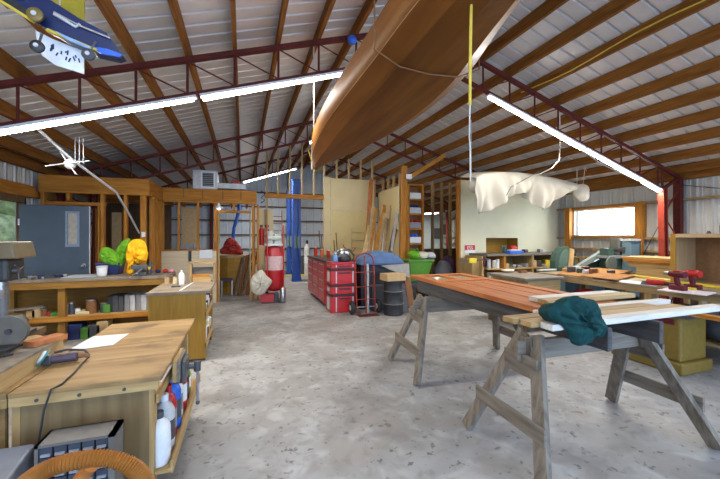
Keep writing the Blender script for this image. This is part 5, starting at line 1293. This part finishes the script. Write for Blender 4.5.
# ================= RIGHT WORKTABLE T =================
tx0, tx1, ty0, ty1, tz = 5.0, 6.15, 1.4, 4.75, .85
t = thing('worktable', 'long plywood worktable at the right covered with boards and drills', 'worktable', (5.6,3.0,0))
MB().box(tx0,tx1,ty0,ty1,tz-.03,tz).build('worktop', wood('stained_ply_top', (.22,.155,.085), (.33,.25,.15), axis='Y', scale=6, blotch=4), t); MB().box(tx0+.01,tx0+.04,ty0,ty1,tz-.10,tz-.031).build('apron', PLY['Y'], t)
MB().box(tx0+.05,tx1-.03,ty1-.04,ty1-.01,tz-.10,tz-.031).build('apron', PLY['X'], t)
for x in (tx0+.09,tx1-.08):
    for y in (ty0+.1,3.0,ty1-.09): MB().box(x-.045,x+.045,y-.045,y+.045,0,tz-.031).build('leg', PINE['Z'], t)
MB().box(tx0+.15,tx1-.1,ty0+.1,ty1-.1,.22,.25).build('lower_shelf', PLY['Y'], t)
def onT(px,py,z=tz): return onZ(px,py,z)
def sheet(pxs, z0, th, name, mt, label, cat):
    q = [onZ(a,b,z0) for a,b in pxs]; q=[Vector((min(max(v.x,tx0+.01),8.0),v.y,0)) for v in q]
    m = MB(); m.prism([(v.x,v.y) for v in q], z0, z0+th); o = m.build(name, mt); return tag(o, label, cat)
sheet([(548,275),(590,279),(634,272),(600,268.5),(565,268.5)], tz+.001, .015, 'wood_sheet', wood('orange_sheet', (.26,.115,.03), (.34,.165,.05), axis='Y', rough=.9), 'orange plywood sheet on the far half of the long worktable', 'board')
sheet([(578,276.5),(612,281),(636,276),(600,273)], tz+.017, .012, 'wood_sheet', wood('orange_sheet_dark', (.22,.09,.022), (.30,.14,.04), axis='Y', rough=.9), 'second orange sheet lying on top of the first', 'board')
sheet([(607,283),(640,288),(652,283.5),(618,279.5)], tz+.001, .006, 'metal_sheet', LGREY, 'grey metal sheet on the worktable left of the red grinder', 'sheet')
a, b = onT(634,277), onT(722,289.5); o = MB().beam(a+Vector((0,0,.02)), b+Vector((0,0,.02)), .06, .03).build('spirit_level', YELL, bevel=.004); tag(o, 'long yellow level lying behind the drills', 'level')
# red grinder
q = onT(657,286); gx, gy = q.x, q.y; t = thing('angle_grinder', 'red grinder lying left of the two drills on the worktable', 'grinder', (gx,gy,tz))
MB().cyl((gx-.02,gy+.10,tz+.045),(gx+.02,gy-.07,tz+.045),.042,.036,16).build('motor_body', ROPER, t); MB().cyl((gx+.02,gy-.07,tz+.04),(gx+.05,gy-.2,tz+.035),.025).build('grip', DKRED, t)
MB().cyl((gx-.03,gy+.12,tz+.01),(gx-.03,gy+.12,tz+.055),.05,.03).build('head', IRON, t)
q = onT(686,292); o = MB().cbox((q.x,q.y,tz+.008),(.34,.42,.012),rz=.2).build('white_pad', flat('pinkish_pad',(.62,.52,.50),.8)); o.location.z = tz+.001; tag(o, 'pale pad under the two drills', 'pad')
def drill(px, py, label, flip):
    q = onT(px,py,tz+.014); x,y = q.x,q.y; t = thing('cordless_drill', label, 'drill', (x,y,tz+.014), 0, 'cordless drills')
    z0 = tz+.015
    MB().box(x-.045,x+.045,y-.075,y+.075,z0,z0+.055).build('battery', DKRED, t, bevel=.008)
    MB().beam((x,y+.0,z0+.056),(x,y+.02,z0+.16),.045,.05,(1,0,0)).build('grip', DKRED, t, bevel=.01)
    MB().cyl((x-.01,y-.075,z0+.185),(x+.01,y+.085,z0+.185),.040,.036,16).build('motor_housing', ROPER if flip else DKRED, t)
    MB().cyl((x+.01,y+.085,z0+.185),(x+.016,y+.14,z0+.185),.028,.018,14).build('chuck', IRON if flip else CHROME, t)
    MB().box(x-.03,x+.03,y-.03,y+.03,z0+.21,z0+.228).build('top_marking', RED, t)
drill(678, 290, 'left one of the two maroon cordless drills on the worktable', False)
drill(693, 289, 'right one of the two cordless drills, with the brighter red body', True)
# under-table stuff
rr = random.Random(4)
items = [(5.25,3.95,.5,ROPER,'red tool bag','bag',(.18,.34,.20)),(5.3,3.40,.5,BLACK,'black duffel','bag',(.2,.22,.2)),(5.3,2.9,.48,BLACK,'black tool case','bag',(.2,.18,.18)),(5.32,2.35,.42,DGREY,'dark power tool case','case',(.2,.25,.16))]
for k,(x,y,z,mt,lb,cat,r_) in enumerate(items):
    o = MB().ell((x,y,.251+r_[2]),r_,wob=.05,seed=k).build('storage_bag', mt); o.location.z = .251; tag(o, lb+' on the lower shelf of the long worktable', cat)
q = onX(672,292+3,5.05)
o = MB().box(5.005,5.09,2.50,2.66,.851,.885).build('yellow_tape', YELL); tag(o, 'small yellow tape clipped to the worktable edge', 'tape measure')
# green object lower right
o = MB().box(5.1,5.5,1.75,2.1,.251,.4).build('green_box', flat('deep_green',(.03,.12,.06),.5)); tag(o, 'deep green box low under the right worktable', 'box')
# yellow saw base
t = thing('table_saw', 'gold metal saw cabinet with a stepped base in front of the worktable', 'table saw', (4.75,2.85,0), .0)
sx0, sx1, sy0, sy1 = 4.42, 4.96, 2.30, 3.05
MB().box(sx0+.04,sx1-.04,sy0+.04,sy1-.04,.131,.62).build('cabinet', GOLD, t, bevel=.02); MB().box(sx0,sx1,sy0,sy1,0,.13).build('plinth', GOLD, t, bevel=.02)
MB().box(sx0-.02,sx1-.01,sy0-.05,sy1+.0,.621,.66).build('table', IRON, t); MB().cyl((sx0+.03,2.75,.50),(sx0-.05,2.75,.50),.05).build('handwheel', IRON, t)
for z in (.56,): MB().box(sx0+.02,sx0+.039,sy0+.1,sy0+.5,z-.03,z+.03).build('motor_cover', DKRED, t)
rr = random.Random(77)
for k in range(11):
    x = 5.40+rr.uniform(0,.6); y = 4.05+.06*k; h_ = rr.uniform(.03,.10); mt, nmx = [(DGREY,'dark grey'),(BROWN,'brown'),(LGREY,'pale grey'),(CARD,'tan'),(MACHG,'green'),(DKRED,'maroon')][k%6]
    o = MB().cbox((x, y, 0), (.14, .05, h_)).build('spare_part', mt, bevel=.006); o.location.z = tz+.018; tag(o, nmx+' part among the clutter at the far end of the long worktable', 'part', 'clutter at the far end of the worktable')
for k in range(5):
    y = 1.75+.27*k; h_ = rr.uniform(.28,.40); mt, nmx = [(BLACK,'black'),(DGREY,'dark grey'),(BLACK,'black'),(IRON,'iron grey'),(DGREY,'dark grey')][k]
    o = MB().box(5.52,5.85,y,y+.22,.251,.251+h_).build('tool_case', mt, bevel=.02); tag(o, nmx+' tool case stored under the right end of the long worktable', 'case', 'cases under the worktable')
# tan cabinet on the table
cx_, cyf = 5.61, 3.05
t = thing('open_cabinet', 'large open tan cabinet standing on the right end of the worktable', 'cabinet', (5.9,2.6,tz))
zc0, zc1 = tz+.001, tz+.68
TAN = wset('tan_maple', (.42,.27,.13), (.52,.35,.18))
MB().box(cx_,cx_+.52,cyf-.02,cyf,zc0,zc1).build('side', TAN['Z'], t); MB().box(cx_,cx_+.52,cyf-1.25,cyf-1.23,zc0,zc1).build('side', TAN['Z'], t)
MB().box(cx_,cx_+.52,cyf-1.229,cyf-.021,zc1-.02,zc1).build('top', TAN['Y'], t); MB().box(cx_,cx_+.52,cyf-1.229,cyf-.021,zc0,zc0+.02).build('bottom', TAN['Y'], t)
MB().box(cx_+.50,cx_+.52,cyf-1.229,cyf-.021,zc0+.021,zc1-.021).build('back', wood('brown_cabinet_back',(.24,.12,.05),(.30,.16,.07)), t)
MB().box(cx_-.018,cx_-.001,cyf-.06,cyf,zc0,zc1).build('face_frame', GOLDPLY['Z'], t); MB().box(cx_-.018,cx_-.001,cyf-1.25,cyf-.061,zc1-.05,zc1).build('face_frame', TAN['Y'], t)
# objects on the girt at right wall
for (y,h_,mt,lb) in ((3.62,.28,BLACK,'tall dark bottle'),(3.80,.12,DGREY,'short dark jar'),(3.2,.03,WHITE,'small white knob')):
    o = MB().lathe((XR-.10,y,1.473),[(.03,0),(.03,h_*.7),(.015,h_)],12).build('bottle', mt); tag(o, lb+' standing on the wall girt above the tan cabinet', 'bottle')
o = MB().box(XR-.12,XR-.06,2.5,2.95,1.473,1.50).build('dark_bar', BLACK); tag(o, 'dark bar lying on the wall girt at the far right', 'bar')
# stacked timber between table and wall
ws = [(6.35,4.05,.95,CEDAR['Y'],.035),(6.35,4.0,.91,PINE['Y'],.04),(6.3,4.1,.80,FRAME['Y'],.11),(6.35,3.95,.66,PINE['Y'],.14)]
st_ = thing('trestle', 'low trestle under the stacked timber between worktable and wall', 'trestle', (6.7,4.0,0)); MB().box(6.4,7.1,3.2,4.3,.79,.83).build('top', PLY['Y'], st_)
for x in (6.45,7.05):
    for y in (3.3,4.2): MB().box(x-.03,x+.03,y-.03,y+.03,0,.789).build('leg', PINE['Z'], st_)
zz = .831
for k,(h_,mt,lb,x0,x1,y0,y1) in enumerate(((.13,PINE['Y'],'thick pale block at the bottom',6.42,6.95,3.35,4.0),(.09,PLY['Y'],'tan slab second from the bottom',6.42,7.0,3.3,4.12),(.05,FRAME['Y'],'reddish slab third from the bottom',6.40,7.0,3.25,4.2),(.03,PINE['Y'],'topmost pale sheet',6.42,7.05,3.2,4.25))):
    o = MB().box(x0,x1,y0,y1,zz,zz+h_).build('stacked_timber', mt); o.location.z = zz+.001; zz += h_+.002; tag(o, lb+' of the timber stack before the red column', 'timber', 'timber stack by the red column')
# clutter bench beneath the wall by the window
t = thing('wall_bench', 'narrow ledge of parts along the right wall below the window', 'bench', (7.85,4.6,0)); MB().box(7.62,8.02,3.0,6.2,.96,1.0).build('top', PLY['Y'], t)
for y in (3.1,4.75,6.1): MB().box(7.66,7.72,y-.03,y+.03,0,.959).build('leg', PINE['Z'], t)
rr = random.Random(8)
for k in range(14):
    y = 3.1+k*.105; h_ = rr.uniform(.06,.17); mt,nm_ = [(WHITE,'white'),(BROWN,'brown'),(GREY,'grey'),(CREAM,'cream'),(CARD,'tan'),(DGREY,'dark')][k%6]
    can(7.72+rr.uniform(0,.1), y, 1.001, .04, h_, mt, 'small_can', nm_+' small can on the wall ledge beside the red column', 'can', 'cans on the wall ledge')

# ================= MACHINES =================
# jointer / band saw in green
q = onY(572, 268, 5.1); x, y = 6.25, 5.25
t = thing('band_saw', 'dark green machine with arched wheel guards behind the worktable', 'band saw', (x,y,0))
MB().box(x-.3,x+.5,y-.2,y+.25,0,.78).build('cabinet', MACHG, t, bevel=.02)
a_ = onY(556,268,y).x; b_ = onY(574,268,y).x
def arch(pxs, y0, y1, name, mt):
    q = [onY(c, d, y) for c, d in pxs]; return MB().prism([(v.x, v.z) for v in q], y0, y1, 'Y').build(name, mt, t, bevel=.01)
arch([(553,269),(553,261),(555,253),(559,248),(564,246),(568,248),(569,254),(567,262),(566,269)], y-.06, y+.08, 'wheel_guard', MACHG)
arch([(556,269),(556,261),(558,254),(561,250),(564,249),(565.5,252),(565,258),(563,269)], y-.075, y-.061, 'guard_face', flat('machine_green_light',(.09,.15,.115),.5))
arch([(568,269),(570,258),(569,250),(573,248),(577,252),(579,260),(579,269)], y+.09, y+.2, 'rear_guard', MACHG)
MB().box(a_-.12, b_+.5, y-.2, y+.2, .79, .84).build('table', MACHB, t)
p0 = onY(577,268,y-.15); p1 = onY(601,253,y-.15); MB().beam(p0,p1,.08,.09).build('fence_arm', flat('pale_green_grey',(.22,.25,.21),.5), t)
p0 = onY(580,270,y-.1); MB().prism([(onY(575,266,y).x,.84),(onY(606,270,y).x,.84),(onY(603,255,y).x,onY(603,255,y).z),(onY(596,259,y).x,onY(596,259,y).z)], y-.1, y+.1, 'Y').build('infeed', MACHG, t)
o = MB().beam(onY(570,270,4.95)+Vector((0,0,-.05)), onY(572,249,5.0), .10, .025, (0,1,0)).build('push_board', PINE['Z']); tag(o, 'pale board standing upright left of the green machine', 'board')
o = MB().box(onY(561,268,4.9).x,onY(585,268,4.9).x,4.85,4.98,.80,.90).build('wood_block', BROWN); tag(o, 'long brown block in front of the green machine', 'block')
t = MB().box(onY(561,268,4.9).x,onY(600,268,4.9).x,4.80,5.02,0,.798).build('machine_stand', MACHB); tag(t, 'blue grey stand under the long brown block', 'stand')
# lathe with handwheels
y = 4.95; lx0, lx1 = onY(603,255,y).x, onY(628,255,y).x
t = thing('metal_lathe', 'grey-green lathe with a handwheel right of the arched green machine', 'lathe', ((lx0+lx1)/2,y,0))
MB().box(lx0,lx1,y-.15,y+.25,0,.78).build('cabinet', MACHG, t, bevel=.015); MB().box(lx0-.05,lx1+.02,y-.18,y+.2,1.05,1.10).build('bed', GREY, t); MB().box(lx0+.1,lx1-.1,y-.12,y+.15,.781,1.049).build('pedestal', MACHG, t)
p = onY(614,264,y-.3); MB().lathe((p.x,y-.25,p.z), [(.12,-.015),(.145,-.015),(.15,0),(.145,.015),(.12,.015)], 26, 'Y').build('handwheel', flat('green_grey',(.13,.155,.13),.5), t)
MB().cyl((p.x,y-.25,p.z),(p.x,y-.12,p.z),.02).build('handwheel_shaft', IRON, t)
for k in range(3): an=k*2.09; MB().cyl((p.x,y-.25,p.z),(p.x+.125*math.cos(an),y-.25,p.z+.125*math.sin(an)),.009,n=8).build('spoke', IRON, t)
MB().box(lx0+.32,lx0+.44,y-.1,y+.1,1.101,1.46).build('column', flat('olive_grey',(.11,.11,.085),.5), t, bevel=.02); MB().cyl((lx0+.36,y-.2,1.22),(lx0+.36,y+.0,1.22),.06).build('motor', IRON, t); MB().box(lx0+.02,lx0+.2,y-.08,y+.08,1.101,1.25).build('tailstock', MACHG, t)
# blue-grey cabinet
x0, x1 = onY(628,250,4.7).x, onY(637,250,4.7).x
t = thing('machine_cabinet', 'tall blue-grey metal cabinet below the window beside the lathe', 'cabinet', ((x0+x1)/2,4.8,0))
MB().box(x0,x1,4.65,4.82,0,onY(630,241,4.65).z).build('body', MACHB, t, bevel=.01); MB().box(x0-.01,x1+.01,4.63,4.84,onY(630,241,4.65).z+.001,onY(630,240,4.65).z+.02).build('top_rim', LGREY, t); MB().box(x0+.03,x1-.03,4.64,4.649,.5,1.3).build('door', MACHB, t)
o = MB().box(x1+.02,x1+.12,4.7,4.8,0,1.42).build('metal_board', DGREY); tag(o, 'narrow dark panel right of the blue-grey cabinet', 'panel')
# bench U between door and worktable
ux0,ux1,uy0,uy1,uz = 4.15,4.95,4.15,5.05,.84
t = thing('low_bench', 'weathered slab bench with a yellow ply side behind the orange door', 'bench', (4.5,4.6,0))
MB().box(ux0,ux1,uy0,uy1,uz-.05,uz).build('slab', GREYW['X'], t, bevel=.01); MB().box(ux0+.1,ux1-.02,uy0+.06,uy1-.05,.1,uz-.051).build('box_body', PINE['X'], t)
for x in (ux0+.05,ux1-.05):
    for y_ in (uy0+.05,uy1-.05): MB().box(x-.03,x+.03,y_-.03,y_+.03,0,uz-.051 if 0 else .099).build('foot', DARKW['Z'], t)
q = onZ(508,272.5,uz); o = MB().ell((q.x,q.y,uz+.03),(.12,.07,.03),wob=.2,seed=6).build('rag', CANVAS); o.location.z=uz+.001; tag(o, 'pale rag on the weathered slab bench', 'rag')
q = onZ(522,273,uz); o = MB().box(q.x-.05,q.x+.08,q.y-.04,q.y+.04,uz+.001,uz+.05).build('wood_block', BROWN); tag(o, 'small brown block on the weathered slab bench', 'block')
q = onZ(552,270.5,uz); o = MB().box(q.x-.3,q.x+.3,uy1-.1,uy1-.02,uz+.001,uz+.02).build('metal_bar', LGREY); tag(o, 'pale bar along the back of the weathered slab bench', 'bar')
# hoop lying on the floor behind the door
q = onZ(462,306,0); o = MB().tube([(q.x+.34*math.cos(a),q.y+.34*math.sin(a),.02) for a in [i*PI/14 for i in range(29)]], .018, 8).build('floor_hoop', GREYW['X']); tag(o, 'grey hoop lying on the floor beyond the orange door', 'hoop')

# ================= OUTSIDE =================
rr = random.Random(31)
def tree(x, y, h_, r_, label, mt):
    t = thing('tree', label, 'tree', (x,y,-.22)); MB().cyl((x,y,-.22),(x,y,h_*.5),.15,.08).build('trunk', DARKW['Z'], t)
    m = MB()
    for k in range(16): m.ell((x+rr.uniform(-r_,r_)*.7, y+rr.uniform(-r_,r_)*.7, h_*.55+rr.uniform(-.35,.45)*h_*.6), (r_*.5,)*3, wob=.15, seed=k)
    m.build('crown', mt, t)
LEAF = flat('leaves', (.42,.52,.34), .8, 0, .5, 6)
tree(-7.6, 13.5, 4.0, 1.6, 'leafy tree outside the left doorway', LEAF); tree(-12.5, 19, 3.6, 1.4, 'low bush outside the left doorway', LEAF)
tree(28, 19.5, 2.4, 1.5, 'low green bush outside the right window', LEAF)
h = MB(); h.cyl((24,18.2,-.22),(24,18.2,2.6),.06); t = thing('utility_pole', 'thin utility pole with a crossarm outside the right window', 'utility pole', (24,18.2,-.22)); h.build('pole', DGREY, t); MB().box(23.6,24.4,18.15,18.25,2.35,2.42).build('crossarm', DGREY, t)

# ================= CAMERA, LIGHT =================
cam = bpy.data.cameras.new('camera'); co = bpy.data.objects.new('camera', cam); C.objects.link(co)
cam.sensor_width = 36; cam.lens = F/720*36; cam.shift_y = -3.5/720; co.location = (0,0,H); co.rotation_euler = (PI/2,0,-math.atan2(SIN,COS)); cam.clip_end = 300; cam.clip_start = .05
bpy.context.scene.camera = co
def area(name, loc, rot, sx, sy, power, col=(1,1,1)):
    l = bpy.data.lights.new(name,'AREA'); l.shape='RECTANGLE'; l.size=sx; l.size_y=sy; l.energy=power; l.color=col
    o = bpy.data.objects.new(name,l); C.objects.link(o); o.location=loc; o.rotation_euler=rot; return o
# daylight entering by the big open doorway behind the camera
area('doorway_daylight', (2.4, -2.75, 1.7), (PI/2-.35,0,0), 10.5, 2.6, 520, (.36,.58,1.0))
area('window_daylight', (XR+.12,(WIN[0]+WIN[1])/2,1.83), (0,PI/2,0), .6, 1.5, 60, (.85,.93,1))
# light of the strip lights, real and added
for (x0,x1,Y,pw) in ((-2.9,1.2,4.25,135),(3.5,7.5,4.25,135),(-2.9,1.2,.65,15),(3.5,7.5,.65,15),(0,1.7,11.45,135),(1.45,2.0,7.85,40)):
    a = Vector((x0,Y,zt(x0)-.52)); b = Vector((x1,Y,zt(x1)-.52)); mid=(a+b)/2; an=math.atan2(b.z-a.z,b.x-a.x)
    area('tube_light', mid, (0,-an,0), (b-a).length, .06, pw, (1,.96,.90))
area('tube_light', (fa+fb)/2+Vector((0,0,-.03)), (0,0,0), .5, .06, 70, (1,.96,.9))
wd = bpy.data.worlds.new('world'); bpy.context.scene.world = wd; wd.use_nodes = True
nt = wd.node_tree; bg = nt.nodes['Background']
sk = nt.nodes.new('ShaderNodeTexSky'); sk.sky_type='NISHITA'; sk.sun_disc=False; sk.sun_elevation=math.radians(48); sk.sun_rotation=math.radians(200); sk.air_density=1.2; sk.dust_density=2.5
mx = nt.nodes.new('ShaderNodeMix'); mx.data_type='RGBA'; mx.inputs[0].default_value=.92; nt.links.new(sk.outputs['Color'], mx.inputs[6]); mx.inputs[7].default_value=(.78,.90,.96,1)
nt.links.new(mx.outputs[2], bg.inputs['Color']); bg.inputs['Strength'].default_value = .85
sc = bpy.context.scene
sc.view_settings.view_transform='Standard'; sc.view_settings.look='None'; sc.view_settings.gamma=1; sc.view_settings.use_curve_mapping=False; sc.view_settings.exposure=0.0
